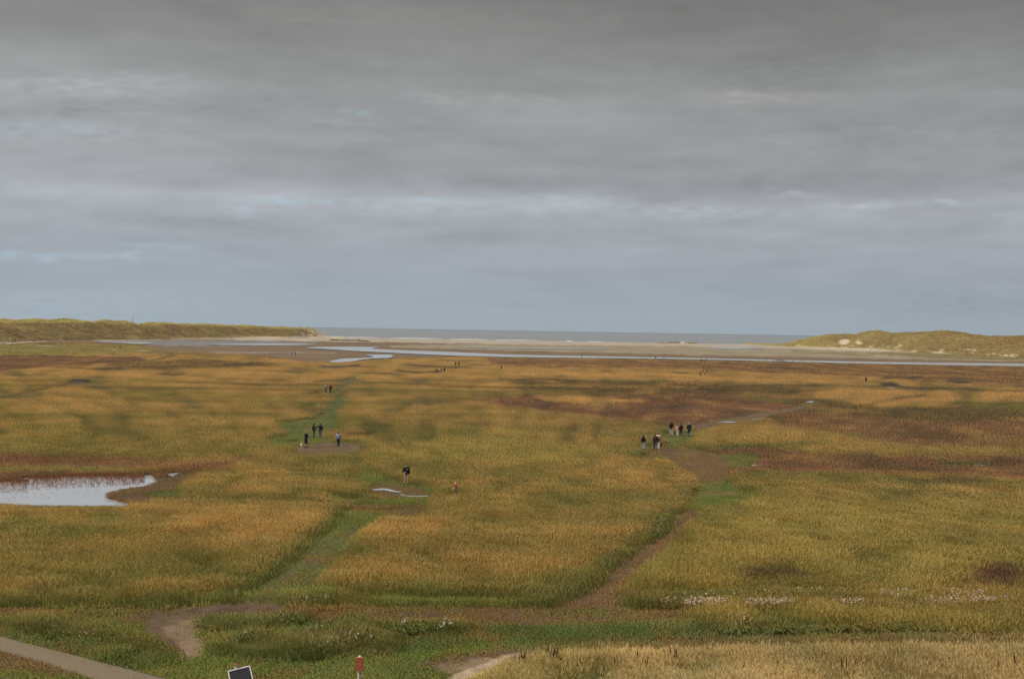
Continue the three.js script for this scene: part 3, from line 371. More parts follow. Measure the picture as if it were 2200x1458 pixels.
{
  const cx = 150, grow = (pts, k) => { const my = pts.reduce((s, p) => s + p[1], 0) / pts.length, mx = pts.reduce((s, p) => s + p[0], 0) / pts.length; return pts.map(([x, y]) => [mx + (x - mx) * (1 + k), my + (y - my) * (1 + k * 2)]); };
  sheet('pond', [[-430, 1030], [0, 1018], [150, 1008], [345, 1008], [352, 1030], [338, 1050], [300, 1062], [330, 1092], [200, 1098], [0, 1092], [-430, 1086]], -0.09, calm, 'still grey pond with reeds along its far edge on the left of the marsh', 'pond', 0, false);
  sheet('pond', grow(POOL, 0.25), -0.085, calm, 'tiny pool just beyond the right tip of the left pond', 'pool', 0);
  const thin = (p) => { const m = p.reduce((s, q) => s + q[1], 0) / p.length; return p.map(([x, y], i) => [x, y - (i > p.length / 2 ? 0.9 : -0.4)]); };
  sheet('puddle', thin(PUDDLES[0]), 0.05, calm, 'narrow curved puddle below the person in beige trousers', 'puddle', 0.2);
  sheet('puddle', thin(PUDDLES[1]), 0.045, calm, 'straight narrow puddle left of the child in the rust coat', 'puddle', 0.2);
  sheet('puddle', [[1545, 906], [1562, 905.2], [1586, 905.8], [1584, 907], [1562, 907.2]], 0.08, calm, 'left puddle on the wet track in the rust coloured marsh', 'puddle', 0.2);
  sheet('puddle', [[1616, 900.8], [1626, 899], [1642, 898.2], [1640, 899.6], [1628, 900.8]], 0.08, calm, 'right puddle on the wet track in the rust coloured marsh', 'puddle', 0.2);
  sheet('puddle', [[1734, 864], [1742, 861.5], [1748, 861.5], [1742, 864.5]], 0.15, calm, 'small puddle at the far end of the wet track on the right', 'puddle', 0.3);
  sheet('puddle', [[1631, 989.5], [1635, 986], [1641, 988], [1638, 990]], 0.06, calm, 'small bright puddle in the rust patch right of the walkers', 'puddle', 0.1);
  sheet('puddle', [[1616, 998], [1628, 997.5], [1628, 1000.5], [1620, 1001.5]], 0.13, calm, 'small puddle below the bright one in the rust patch', 'puddle', 0.1);
  sheet('puddle', [[1905, 832], [1920, 832], [1919, 837], [1914, 837], [1908, 834.5]], 0.15, calm, 'pale puddle beside the dark hollow far on the right', 'puddle', 0.3);
  sheet('puddle', [[2068, 996], [2100, 997], [2120, 998.5], [2090, 998.8]], 0.13, calm, 'thin puddle in the rust coloured marsh at the right edge', 'puddle', 0.3);
  sheet('tidal_channel', [[655, 747], [700, 744.8], [800, 744.8], [816, 746], [796, 748.5], [840, 751], [900, 753.5], [1000, 757], [1100, 761.4], [1300, 765.2], [1500, 769], [1650, 772.6], [1760, 774.8], [1870, 777], [2000, 778.6], [2200, 781], [2700, 788], [2700, 797], [2200, 786.4], [2060, 784.6], [1870, 781], [1760, 778.6], [1650, 775.4], [1500, 771.8], [1300, 769], [1100, 767], [950, 762.5], [830, 757], [760, 753.5], [700, 749.4]], 0.3, flow, 'long pale tidal channel crossing the flats from left to right', 'channel', 1.5);
  sheet('tidal_channel', [[709, 777.5], [722, 773], [745, 769.5], [775, 768.8], [796, 767.6], [800, 765.2], [786, 762.2], [812, 761.2], [832, 761.4], [841, 766.8], [832, 768.6], [800, 769.8], [772, 773], [752, 776.6], [728, 778.4]], 0.3, flow, 'curved pale creek in front of the channel near the left path', 'creek', 0.8);
  sheet('tidal_channel', [[205, 733.4], [240, 732.2], [300, 733.4], [330, 736.4], [300, 738.6], [262, 736.6], [226, 735.2]], 0.3, flow, 'shallow water on the mudflat at the foot of the left dune', 'shallows', 1);
  sheet('tidal_channel', [[440, 739.4], [500, 738], [600, 737.4], [680, 739.6], [600, 741.4], [520, 741.2]], 0.3, flow, 'shallow water on the flats before the tip of the left dune', 'shallows', 1);
  sheet('tidal_channel', [[1000, 744.8], [1120, 746.8], [1300, 748.6], [1300, 749.6], [1120, 748.4], [1000, 746]], 0.3, flow, 'thin streak of water on the flats behind the channel', 'shallows', 1);
  sheet('tidal_channel', [[1520, 745.4], [1560, 744.8], [1610, 747], [1640, 749], [1570, 748.8]], 0.3, flow, 'thin streak of water below the beach left of the right dune', 'shallows', 1);
}

// ---------------------------------------------------------------- dunes
const DUNES = [];
function dune(name, label, cols, depth, paint, rough, seed) {
  // cols: [survey x, foot y, crest y]; crest lies `depth` metres behind the foot
  const xs = cols.map((c) => c[0]), val = (x, k) => { let i = 0; while (i < xs.length - 2 && x > xs[i + 1]) i++; const t = clamp((x - xs[i]) / (xs[i + 1] - xs[i])); return lerp(cols[i][k], cols[i + 1][k], t); };
  const x0 = xs[0], x1 = xs[xs.length - 1], nx = Math.round((x1 - x0) / 3), nt = 46, p = [], q = [], t = [], f = [], tuft = [];
  for (let i = 0; i <= nx; i++) {
    const px = lerp(x0, x1, i / nx), foot = val(px, 1), crest = val(px, 2), hor = H0 / 2 - 17.25 + (px - W0 / 2) * 0.0167;
    const B = at(px, foot, 0), dir = new THREE.Vector3(B.x, 0, B.z), dB = -B.z; dir.divideScalar(dB);
    const dC = dB + depth, top = Math.max(0.2, EYE - (crest + 1.3 - hor) / F * dC), fade = clamp(top / 6);
    for (let j = 0; j <= nt; j++) {
      const s = j / nt * 2.2, D = dB - 12 + (depth + 12) * s, x = dir.x * D, z = -D;
      let h = s < 1 ? sstep(-0.12, 1.02, s) * 0.62 + 0.38 * Math.sin(Math.min(1, s) * Math.PI / 2) : 1 - sstep(1, 2.1, s) * 0.9;
      const n = fbm(x / 34 + seed, z / 34, 4), hill = Math.sin(Math.min(1, s) * Math.PI);
      let y = top * h + n * rough * hill * fade + (s > 0.5 ? noise(x / 9 + seed, z / 40) * 0.8 * fade + (noise(x / 26, z / 60 + seed) * 1.3 + Math.abs(noise(x / 13 + 4, z / 90 + seed)) * 1.2) * fade * sstep(0.4, 1, s) : 0) - 0.9 * sstep(0.1, 0, s);
      if (s > 0.96 && s < 1.06) y += Math.max(0, noise(x / 5, seed)) * 0.7 * fade;
      p.push(x, y, z); const c = paint(px, s, x, z, n, crest, foot); q.push(...c.c); t.push(x / 4, z / 4 + y / 4);
      if (s > 0.04 && s < 1.08 && c.veg) tuft.push([x, y, z, c.c, c.veg]);
      if (i && j) { const a = (i - 1) * (nt + 1) + j - 1, b = a + nt + 1; f.push(a, b, a + 1, a + 1, b, b + 1); }
    }
  }
  const g = new THREE.BufferGeometry(); g.setAttribute('position', new THREE.Float32BufferAttribute(p, 3)); g.setAttribute('color', new THREE.Float32BufferAttribute(q, 3)); g.setAttribute('uv', new THREE.Float32BufferAttribute(t, 2)); g.setIndex(f); g.computeVertexNormals();
  struct(name, g, new THREE.MeshStandardMaterial({ vertexColors: true, map: GRAIN, roughness: 1 }), label, 'dune'); DUNES.push(tuft);
}
const dl = (r, g, b) => lin(r, g, b).map((v) => v * 1.7);
const DUNE_OLIVE = dl(108, 96, 60), DUNE_BROWN = dl(98, 82, 54), DUNE_YELLOW = dl(126, 114, 70), DUNE_RUST = dl(122, 94, 58), DUNE_SAND = dl(164, 148, 126);
dune('sand_dune', 'long low grassy dune with a sandy end on the left horizon', [[-900, 738, 676], [-400, 735, 684], [0, 731, 686], [40, 731, 687.5], [70, 731, 684.6], [140, 730.5, 686.5], [200, 730, 690], [222, 729.5, 687.6], [240, 729.5, 690.6], [262, 729, 690.2], [300, 729, 693.6], [340, 728.5, 692.4], [430, 728, 694.6], [490, 727.6, 697.4], [560, 727, 699.6], [600, 727, 701.4], [640, 726.6, 703.6], [664, 726, 704.4], [676, 726, 707], [684, 726, 712.4], [696, 725.6, 718.4], [712, 725.4, 723.2], [740, 725.6, 725.2]], 120, (px, s, x, z, n) => {
  let c = mix3(DUNE_BROWN, DUNE_OLIVE, clamp(0.3 + n * 1.6)).map((v) => v * 0.95); c = mix3(c, DUNE_YELLOW, sstep(0.6, 0.8, s + n * .16) * 0.95); c = mix3(c, DUNE_RUST, clamp(fbm(x / 15, z / 22 + 4) * 1.2) * 0.5); c = c.map((v) => v * clamp(1 + 0.5 * fbm(x / 11 + 6, z / 18 + 2, 2), 0.7, 1.3));
  let sand = sstep(676, 690, px + n * 10) + sstep(630, 660, px) * sstep(-0.02, 0.16, fbm(x / 5, z / 12, 2)) * sstep(1.05, 0.8, s) + sstep(470, 560, px) * sstep(0.2, 0.08, s + n * .1) + sstep(300, 480, px) * sstep(0.12, 0.05, s) * .7 + sstep(0.4, 0.5, fbm(x / 7 + 3, z / 12, 2)) * sstep(0.75, 0.5, s) * .5; sand = clamp(sand);
  return { c: mix3(c, DUNE_SAND, sand).map((v) => v * (1 + 0.2 * noise(x / 3, z / 5))), veg: sand < 0.4 ? 1 : 0 };
}, 2.6, 3);
dune('sand_dune', 'hilly grassy dune with bare sand patches on the right horizon', [[1600, 738, 738], [1640, 741, 738.4], [1680, 743.5, 737], [1705, 745, 734.4], [1725, 746, 728], [1750, 747, 722.4], [1790, 749, 718.8], [1835, 750.5, 717], [1850, 751, 714], [1872, 752, 711], [1888, 753, 709], [1900, 753.6, 711.4], [1924, 754.4, 714.6], [1955, 756, 714], [1985, 757.5, 711.4], [2020, 759, 711.2], [2060, 760.5, 713.6], [2090, 762, 717.6], [2130, 764, 721.6], [2170, 766, 722.4], [2210, 768, 722.4], [2300, 772, 718], [2500, 780, 724], [2900, 800, 716]], 130, (px, s, x, z, n) => {
  let c = mix3(DUNE_BROWN, DUNE_OLIVE, clamp(0.55 + n * 1.4)); c = mix3(c, DUNE_YELLOW, clamp(0.65 - (px - 1700) / 700 + n * 0.5)); c = mix3(c, DUNE_RUST, clamp((px - 1840) / 600) * 0.7 * clamp(0.6 + fbm(x / 18, z / 26 + 4)));
  const e = (cx, cs, rx, rs) => 1 - sstep(0.6, 1, Math.hypot((px - cx + n * 6) / rx, (s - cs + n * .05) / rs));
  let sand = Math.max(e(1814, 0.42, 16, 0.22) * sstep(-30, -8, px - 1826 + (s) * 30), e(1846, 0.33, 7, 0.08), e(1710, 0.2, 14, 0.1)) + 0.8 * sstep(0.13, 0.04, s + n * .06) * sstep(2000, 1850, px) + sstep(0.3, 0.18, s) * sstep(0.18, 0.4, fbm(x / 8, z / 16, 2)) * .8; sand = clamp(sand);
  return { c: mix3(c, DUNE_SAND, sand).map((v) => v * (1 + 0.2 * noise(x / 3, z / 5))), veg: sand < 0.4 ? 1 : 0 };
}, 3.4, 11);
for (const [px, y, w, h, l] of [[1424, 735.6, 18, 1.4, 'small dark grassy hump on the beach, left of the white splash'], [1447, 735.7, 14, 2.2, 'dark grassy hump on the beach between the two white splashes'], [1486, 736.4, 14, 1.6, 'small dark grassy hump on the beach nearest the right dune']]) {
  const c = at(px, y + 0.6, 0), a = w / F * -c.z, g = new THREE.SphereGeometry(1, 28, 10, 0, Math.PI * 2, 0, Math.PI / 2), p = g.attributes.position;
  for (let i = 0; i < p.count; i++) { const n = 1 + 0.3 * noise(p.getX(i) * 4 + px, p.getZ(i) * 3); p.setXYZ(i, p.getX(i) * a * n, p.getY(i) * h * (1 + 0.5 * noise(p.getX(i) * 6, px)), p.getZ(i) * 9 * n); } g.computeVertexNormals();
  const m = struct('dune_hump', g, std(dl(96, 84, 52), 1), l, 'dune'); m.position.set(c.x, -0.2, c.z);
}

// ---------------------------------------------------------------- plants
function bladeGeo(list) {                                      // list of [base xyz, tip offset xyz, half width, side angle, base tint, tip tint]
  const p = [], n = [], c = [], f = [];
  for (const [b, t, w, a, c0, c1] of list) {
    const sx = Math.cos(a) * w, sz = Math.sin(a) * w, o = p.length / 3, mx = b[0] + t[0] * 0.4, my = b[1] + t[1] * 0.6, mz = b[2] + t[2] * 0.4;
    p.push(b[0] - sx, b[1], b[2] - sz, b[0] + sx, b[1], b[2] + sz, mx - sx * .8, my, mz - sz * .8, mx + sx * .8, my, mz + sz * .8, b[0] + t[0], b[1] + t[1], b[2] + t[2]);
    const nx = -Math.sin(a) * 0.16, nz = Math.cos(a) * 0.16, s = nz < 0 ? -1 : 1, l = Math.hypot(nx, 0.85, nz); for (let k = 0; k < 5; k++) n.push(nx * s / l, 0.85 / l, nz * s / l);
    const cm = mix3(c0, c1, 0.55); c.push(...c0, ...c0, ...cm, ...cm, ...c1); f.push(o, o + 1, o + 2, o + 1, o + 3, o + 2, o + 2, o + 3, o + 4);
  }
  const g = new THREE.BufferGeometry(); g.setAttribute('position', new THREE.Float32BufferAttribute(p, 3)); g.setAttribute('normal', new THREE.Float32BufferAttribute(n, 3)); g.setAttribute('color', new THREE.Float32BufferAttribute(c, 3)); g.setIndex(f); return g;
}
const GEO = {};
{
  const r = rng(9), tall = [], bush = [], short = [];
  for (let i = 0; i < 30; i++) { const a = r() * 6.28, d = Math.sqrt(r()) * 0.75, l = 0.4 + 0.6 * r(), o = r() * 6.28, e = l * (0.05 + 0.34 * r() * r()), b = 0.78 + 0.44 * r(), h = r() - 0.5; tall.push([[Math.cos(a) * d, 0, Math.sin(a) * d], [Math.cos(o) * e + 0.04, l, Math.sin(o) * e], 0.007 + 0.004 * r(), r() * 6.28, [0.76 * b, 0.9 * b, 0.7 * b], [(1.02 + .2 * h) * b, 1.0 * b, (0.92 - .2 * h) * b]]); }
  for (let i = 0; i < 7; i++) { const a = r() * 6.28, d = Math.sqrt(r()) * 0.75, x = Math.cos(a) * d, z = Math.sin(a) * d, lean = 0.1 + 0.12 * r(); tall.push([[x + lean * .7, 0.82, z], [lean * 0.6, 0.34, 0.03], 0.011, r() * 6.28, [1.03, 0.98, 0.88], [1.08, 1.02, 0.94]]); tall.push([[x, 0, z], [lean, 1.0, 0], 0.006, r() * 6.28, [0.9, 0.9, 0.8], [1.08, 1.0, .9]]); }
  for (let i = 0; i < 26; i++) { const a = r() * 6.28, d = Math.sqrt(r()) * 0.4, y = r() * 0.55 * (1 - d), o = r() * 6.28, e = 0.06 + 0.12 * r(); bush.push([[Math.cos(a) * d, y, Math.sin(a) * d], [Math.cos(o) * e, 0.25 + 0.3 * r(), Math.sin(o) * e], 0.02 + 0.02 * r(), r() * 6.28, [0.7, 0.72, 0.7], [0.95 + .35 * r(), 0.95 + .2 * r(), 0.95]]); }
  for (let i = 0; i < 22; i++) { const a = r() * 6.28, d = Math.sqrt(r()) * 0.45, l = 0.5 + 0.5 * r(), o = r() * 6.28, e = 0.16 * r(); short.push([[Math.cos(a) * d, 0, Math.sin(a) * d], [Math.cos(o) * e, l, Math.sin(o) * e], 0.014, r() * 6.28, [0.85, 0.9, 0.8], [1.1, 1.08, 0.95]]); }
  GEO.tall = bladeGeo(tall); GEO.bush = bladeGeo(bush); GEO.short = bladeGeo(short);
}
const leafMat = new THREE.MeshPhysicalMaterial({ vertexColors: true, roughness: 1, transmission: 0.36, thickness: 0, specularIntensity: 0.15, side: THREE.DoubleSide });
const FIELDS = {};
function put(field, geo, x, y, z, sx, sy, sz, turn, lean, c) { (FIELDS[field] ??= { geo, m: [], c: [] }); const q = FIELDS[field]; q.m.push([x, y, z, sx, sy, sz, turn, lean]); q.c.push(c); }
const KEEP = [];                                               // standing places kept free of tall plants: [x, z, radius]
const pathL = (py) => py > 1290 ? 480 : py > 1100 ? lerp(780, 540, (py - 1100) / 190) : py > 960 ? lerp(720, 800, (py - 960) / 140) : 720;
const pathR = (py) => py > 1090 ? lerp(1480, 1230, clamp((py - 1090) / 215)) : py > 960 ? lerp(1420, 1500, (py - 960) / 130) : lerp(1700, 1440, clamp((py - 860) / 100));
function regionOf(kind, zone, px, py, k) {
  if (kind === 'short') return px < 1000 ? (py > 1300 ? 'short_near' : 'short_left') : 'short_right';
  if (zone === 'dune' && kind === 'tall') return 'dune_grass';
  const p = kind === 'bush' ? 'bush_' : 'tall_';
  if (k < 150) return p + 'far'; if (py > 1312 + (px > 1400 ? -10 : 0) && kind === 'tall') return 'bank_grass';
  return p + (px < pathL(py) ? 'left' : px < pathR(py) ? 'middle' : 'right');
}
function plant() {
  const r = rng(2024);
  for (const [k0, k1, s] of [[960, 450, 3.2], [450, 150, 2.05], [150, 36, 1.7]]) for (let k = k0; k > k1; k -= s) for (let q = -1270; q < 1270; q += s) {
    const kk = k - r() * s, D = EYE * F / kk, x = (q + r() * s) / F * D, z = -D, j1 = r(), j2 = r(), j3 = r(), j4 = r(), j5 = r(), j6 = r();
    const p = toPx(x, 0, z), px = p[0], py = p[1]; if (py > 1530 || px < -70 || px > 2270) continue;
    let L = lookup(px, py); if (L.kind === 'none' || L.h < 0.015 || L.lift < -0.1 || j1 > L.d) continue;
    let h = L.h, kind = L.kind, zone = L.zone, c = L.c.slice(), lift = L.lift;
    if (kind !== 'short') {
      const Hp = h * F / D, T2h = Hp > 3 ? (() => { const Q = lookup(px, py - 1.2 * Hp); return Q.kind === 'none' || Q.lift < -0.1 ? 0.05 : Q.h; })() : 1, T = lookup(px, py - 0.66 * Hp);
      if (T2h < h * 0.5 && kind === 'tall') h = Math.max(T2h, h * 0.55);
      if (T.lift < -0.1 || T.kind === 'none') { if (h > 0.12) h = 0.1 + 0.06 * j2; }
      else if (T.h < h * 0.6) { h = Math.max(0.1, T.h * 1.5 + 0.04); if (kind === 'tall' && h < 0.2) kind = 'short'; c = mix3(c, T.c, 0.8); }
      else c = mix3(c, T.c, 0.7);
      if (kind === 'tall' && D < 260) { const N = lookup(px + 3, py + 0.012 * kk + 1); if (N.kind !== 'tall' && N.h < 0.2 && N.id !== 'bed') c = mix3(c, C.darkgreen.c, 0.55); }  // near-facing field edges: green blade bases plus their shade, mixed into the colour
      for (const K of KEEP) { const dx = x - K[0], dz = z - K[1]; if (Math.abs(dx) < K[2] && dz > -0.4 && dz < K[3]) { h = Math.min(h, 0.1 + dz * 0.035); if (h < 0.2) kind = 'short'; } }
    }
    const y = relief(x, z) + Math.max(0, lift) - 0.02, wide = (0.85 + 0.5 * j3) * Math.max(1, D / 170) * (kind === 'short' ? 1.1 : clamp(h / 0.42, 0.3, 1));
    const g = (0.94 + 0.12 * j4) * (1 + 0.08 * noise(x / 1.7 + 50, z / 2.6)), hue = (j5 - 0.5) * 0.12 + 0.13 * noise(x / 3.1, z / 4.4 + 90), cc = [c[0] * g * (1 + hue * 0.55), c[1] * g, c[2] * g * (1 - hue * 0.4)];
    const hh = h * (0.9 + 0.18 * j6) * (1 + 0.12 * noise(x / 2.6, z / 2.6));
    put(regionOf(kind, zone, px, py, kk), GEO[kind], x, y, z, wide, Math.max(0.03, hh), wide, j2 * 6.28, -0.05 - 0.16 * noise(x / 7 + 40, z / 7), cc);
  }
}
function grow() {
  const SAY = {
    tall_left: ['tall_grass', 'golden tall grass field left of the left path', 'grass'], tall_middle: ['tall_grass', 'golden tall grass field between the two paths', 'grass'], tall_right: ['tall_grass', 'yellow green tall grass field right of the right path', 'grass'], tall_far: ['tall_grass', 'pale golden grass of the far marsh before the mudflats', 'grass'],
    bush_left: ['saltmarsh_plants', 'rust brown low saltmarsh plants around the left pond', 'plants'], bush_middle: ['saltmarsh_plants', 'dark low saltmarsh plants between the two paths', 'plants'], bush_right: ['saltmarsh_plants', 'rust brown low saltmarsh plants on the right side of the marsh', 'plants'], bush_far: ['saltmarsh_plants', 'rust and brown low saltmarsh plants of the far marsh', 'plants'],
    short_near: ['short_grass', 'short green grass around the muddy clearing at the lower left', 'grass'], short_left: ['short_grass', 'short green grass on the left path', 'grass'], short_right: ['short_grass', 'short green and brown turf on the right path and the near strip', 'grass'],
    bank_grass: ['bank_grass', 'tussocky green and yellow grass on the low banks near the bottom', 'grass'], dune_grass: ['dune_grass', 'pale straw coloured long grass in the lower right corner', 'grass'],
    marram_left: ['marram_grass', 'marram grass covering the left dune', 'grass'], marram_right: ['marram_grass', 'marram grass covering the right dune', 'grass'], beach_tufts: ['beach_grass', 'row of small dark grass tussocks on the beach beside the left dune end', 'grass'], reeds: ['reed_stems', 'thin brown reed stems standing in the pond along its far edge', 'reeds'], seed: ['seed_heads', 'scattered fluffy white seed heads of faded flowers near the bottom', 'flowers'], stalks: ['dry_stalks', 'dark dry flower stalks standing in the straw coloured grass', 'plants'],
  };
  const M = new THREE.Matrix4(), q = new THREE.Quaternion(), e = new THREE.Euler(), v = new THREE.Vector3(), s = new THREE.Vector3(), col = new THREE.Color();
  for (const [id, fld] of Object.entries(FIELDS)) {
    const o = new THREE.InstancedMesh(fld.geo, fld.mat ?? leafMat, fld.m.length); o.name = numbered(SAY[id][0]);
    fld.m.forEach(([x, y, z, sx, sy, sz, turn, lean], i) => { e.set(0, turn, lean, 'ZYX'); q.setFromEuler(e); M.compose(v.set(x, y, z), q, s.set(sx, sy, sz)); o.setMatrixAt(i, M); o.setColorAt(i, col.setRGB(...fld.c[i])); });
    scene.add(o); tag(o, SAY[id][1], SAY[id][2], null, 'stuff'); console.log(id, fld.m.length);
  }
}
{ // dune grass, reeds, seed heads, stalks
  const r = rng(66);
  DUNES.forEach((list, k) => { for (const [x, y, z, c] of list) for (let n = 0; n < 3; n++) { const w = 2.4 + 2.2 * r(), g = 0.85 + 0.3 * r(); put(k ? 'marram_right' : 'marram_left', GEO.bush, x + (r() - .5) * 2, y - 0.15, z + (r() - .5) * 4, w, 0.45 + 0.5 * r(), w, r() * 6.28, 0, c.map((v) => v * g * 2.3)); } });
  for (const [x, y] of [[712, 731], [717, 732], [722, 731.5], [728, 732], [735, 731.8], [741, 732.2], [748, 731.6], [755, 732.4], [761, 732], [767, 731.2], [773, 733], [779, 732.4], [783, 733.4], [790, 733.6]]) { const p = at(x, y); for (let n = 0; n < 5; n++) put('beach_tufts', GEO.bush, p.x + (r() - .5) * 4, 0.05, p.z + (r() - .5) * 10, 5 + 4 * r(), 0.8 + 1.3 * r(), 5, r() * 6, 0, dl(104, 92, 50)); }
  const stem = bladeGeo([[[0, 0, 0], [0.03, 1, 0], 0.012, 0, [1, 1, 1], [1.1, 1, .9]], [[0.05, 0, 0.04], [0.05, 0.8, 0.02], 0.01, 1.2, [1, 1, 1], [1.1, 1, .9]], [[-0.06, 0, -0.03], [-0.02, 0.65, 0.05], 0.011, 2.2, [1, 1, 1], [1.2, 1.1, .9]]]);
  for (let i = 0; i < 2600; i++) { const t = r(), px = t * 330 - 20, top = px < 60 ? 1030 : px < 130 ? 1024 : px < 290 ? 1020 : 1020, dd = Math.pow(r(), 2.6) * 26 * (1 - 0.35 * clamp((px - 150) / 180)), p = at(px, top + 3 + dd, -0.09); put('reeds', stem, p.x, -0.14, p.z, 1.1, (0.22 + 0.32 * r()) * (1 - dd / 40), 1.1, r() * 6, 0, lin(104, 68, 40).map((v) => v * 1.6)); }
  for (let i = 0; i < 220; i++) { const px = -20 + r() * 300, p = at(px, 1030 + r() * 48, -0.09); put('reeds', stem, p.x, -0.13, p.z, 1, 0.08 + 0.16 * r() * r(), 1, r() * 6, 0, lin(104, 78, 48).map((v) => v * 1.5)); }
  const puff = new THREE.IcosahedronGeometry(1, 1); { const p = puff.attributes.position; for (let i = 0; i < p.count; i++) { const k = 1 + 0.35 * noise(p.getX(i) * 3.1, p.getY(i) * 3.3 + p.getZ(i) * 2); p.setXYZ(i, p.getX(i) * k, p.getY(i) * k, p.getZ(i) * k); } puff.computeVertexNormals(); puff.setAttribute('color', new THREE.Float32BufferAttribute(new Float32Array(p.count * 3).fill(1), 3)); }
  const fluff = (cx, cy, rx, ry, n, h = 0.42) => { for (let i = 0; i < n * 0.6; i++) { const a = r() * 6.28, d = Math.sqrt(r()), px = cx + rx * d * Math.cos(a), py = cy + ry * d * Math.sin(a), p = at(px, py + h * 0.8 * (py - 712) / 13.5, 0), w = 0.014 + 0.02 * r(), g = 0.46 + 0.26 * r(); for (let b = 0; b < 2; b++) put('seed', puff, p.x + b * 0.05 * (r() - .3), 0.05 + h * (0.8 + 0.5 * r()), p.z + b * .06, w, w * (0.8 + .6 * r()), w, r() * 6, (r() - .5), [g * 0.9, g * 0.76, g * 0.56]); } };
  fluff(1510, 1296, 44, 7, 150); fluff(1548, 1296, 16, 7, 40); fluff(1655, 1296, 55, 7, 150); fluff(1590, 1278, 120, 4, 20); fluff(1440, 1294, 30, 4, 14); fluff(1820, 1296, 36, 6, 60); fluff(1930, 1276, 40, 7, 50); fluff(2060, 1292, 80, 8, 170); fluff(2080, 1276, 60, 6, 50); fluff(2150, 1288, 40, 6, 26); fluff(1780, 1272, 80, 5, 22); fluff(1595, 1330, 14, 8, 12); fluff(963, 1343, 14, 3, 26); fluff(868, 1340, 10, 4, 12); fluff(745, 1372, 30, 9, 24); fluff(800, 1378, 40, 8, 8); fluff(670, 1355, 30, 4, 12); fluff(527, 1365, 6, 3, 8); fluff(705, 1378, 20, 8, 10); fluff(655, 1290, 60, 6, 10); fluff(180, 1372, 60, 8, 9); fluff(940, 1352, 14, 6, 6);
  const stalk = bladeGeo([[[0, 0, 0], [0.1, 1, 0], 0.008, 0.2, [1, 1, 1], [1, 1, 1]], [[0.06, 0.65, 0], [0.05, 0.4, 0], 0.03, 0.4, [1, 1, 1], [1, 1, 1]], [[0.04, 0.55, 0], [-0.08, 0.35, 0.03], 0.02, 1.6, [1, 1, 1], [1, 1, 1]]]);
  for (const [cx, cy, rx, ry, n] of [[1183, 1418, 12, 10, 9], [1196, 1420, 8, 8, 5], [1590, 1446, 12, 6, 4], [1350, 1432, 40, 12, 8], [1460, 1420, 30, 12, 6], [2150, 1438, 14, 8, 3], [2185, 1434, 6, 4, 3], [1820, 1440, 20, 8, 4], [1680, 1438, 14, 8, 3], [1125, 1422, 10, 6, 6]]) for (let i = 0; i < n; i++) { const p = at(cx + (r() - .5) * 2 * rx, cy + 20 + (r() - .5) * 2 * ry, 0); put('stalks', stalk, p.x, 0, p.z, 1, 0.6 + 0.4 * r(), 1, r() * 6, (r() - .5) * .4, lin(92, 66, 46).map((v) => v * 1.4)); }
}

// ---------------------------------------------------------------- people and dogs: one continuous surface per body
function surface(sdf, lo, hi, cell) {                          // naive surface nets
  const n = [0, 1, 2].map((k) => Math.ceil((hi[k] - lo[k]) / cell) + 1), [nx, ny, nz] = n, v = new Float32Array(nx * ny * nz), id = new Int32Array(nx * ny * nz).fill(-1);
  for (let k = 0; k < nz; k++) for (let j = 0; j < ny; j++) for (let i = 0; i < nx; i++) v[(k * ny + j) * nx + i] = sdf(lo[0] + i * cell, lo[1] + j * cell, lo[2] + k * cell);
  const P = [], I = [], at3 = (i, j, k) => (k * ny + j) * nx + i;
  for (let k = 0; k + 1 < nz; k++) for (let j = 0; j + 1 < ny; j++) for (let i = 0; i + 1 < nx; i++) {
    let c = 0, x = 0, y = 0, z = 0;
    const e = (a, b, c2, d, f, g) => { const p = v[at3(i + a, j + b, k + c2)], q = v[at3(i + d, j + f, k + g)]; if ((p < 0) !== (q < 0)) { const t = p / (p - q); x += a + (d - a) * t; y += b + (f - b) * t; z += c2 + (g - c2) * t; c++; } };
    e(0, 0, 0, 1, 0, 0); e(0, 1, 0, 1, 1, 0); e(0, 0, 1, 1, 0, 1); e(0, 1, 1, 1, 1, 1); e(0, 0, 0, 0, 1, 0); e(1, 0, 0, 1, 1, 0); e(0, 0, 1, 0, 1, 1); e(1, 0, 1, 1, 1, 1); e(0, 0, 0, 0, 0, 1); e(1, 0, 0, 1, 0, 1); e(0, 1, 0, 0, 1, 1); e(1, 1, 0, 1, 1, 1);
    if (c) { id[at3(i, j, k)] = P.length / 3; P.push(lo[0] + (i + x / c) * cell, lo[1] + (j + y / c) * cell, lo[2] + (k + z / c) * cell); }
  }
  for (let k = 1; k + 1 < nz; k++) for (let j = 1; j + 1 < ny; j++) for (let i = 1; i + 1 < nx; i++) {
    const s = v[at3(i, j, k)] < 0, quad = (a, b, c, d, flip) => { if (a < 0 || b < 0 || c < 0 || d < 0) return; flip ? I.push(a, c, b, a, d, c) : I.push(a, b, c, a, c, d); };
    if (s !== v[at3(i + 1, j, k)] < 0) quad(id[at3(i, j - 1, k - 1)], id[at3(i, j, k - 1)], id[at3(i, j, k)], id[at3(i, j - 1, k)], !s);
    if (s !== v[at3(i, j + 1, k)] < 0) quad(id[at3(i - 1, j, k - 1)], id[at3(i - 1, j, k)], id[at3(i, j, k)], id[at3(i, j, k - 1)], !s);
    if (s !== v[at3(i, j, k + 1)] < 0) quad(id[at3(i - 1, j - 1, k)], id[at3(i, j - 1, k)], id[at3(i, j, k)], id[at3(i - 1, j, k)], !s);
  }
  const g = new THREE.BufferGeometry(); g.setAttribute('position', new THREE.Float32BufferAttribute(P, 3)); g.setIndex(I); g.computeVertexNormals(); return g;
}
const smin = (a, b, k) => { const h = Math.max(k - Math.abs(a - b), 0) / k; return Math.min(a, b) - h * h * k * 0.25; };
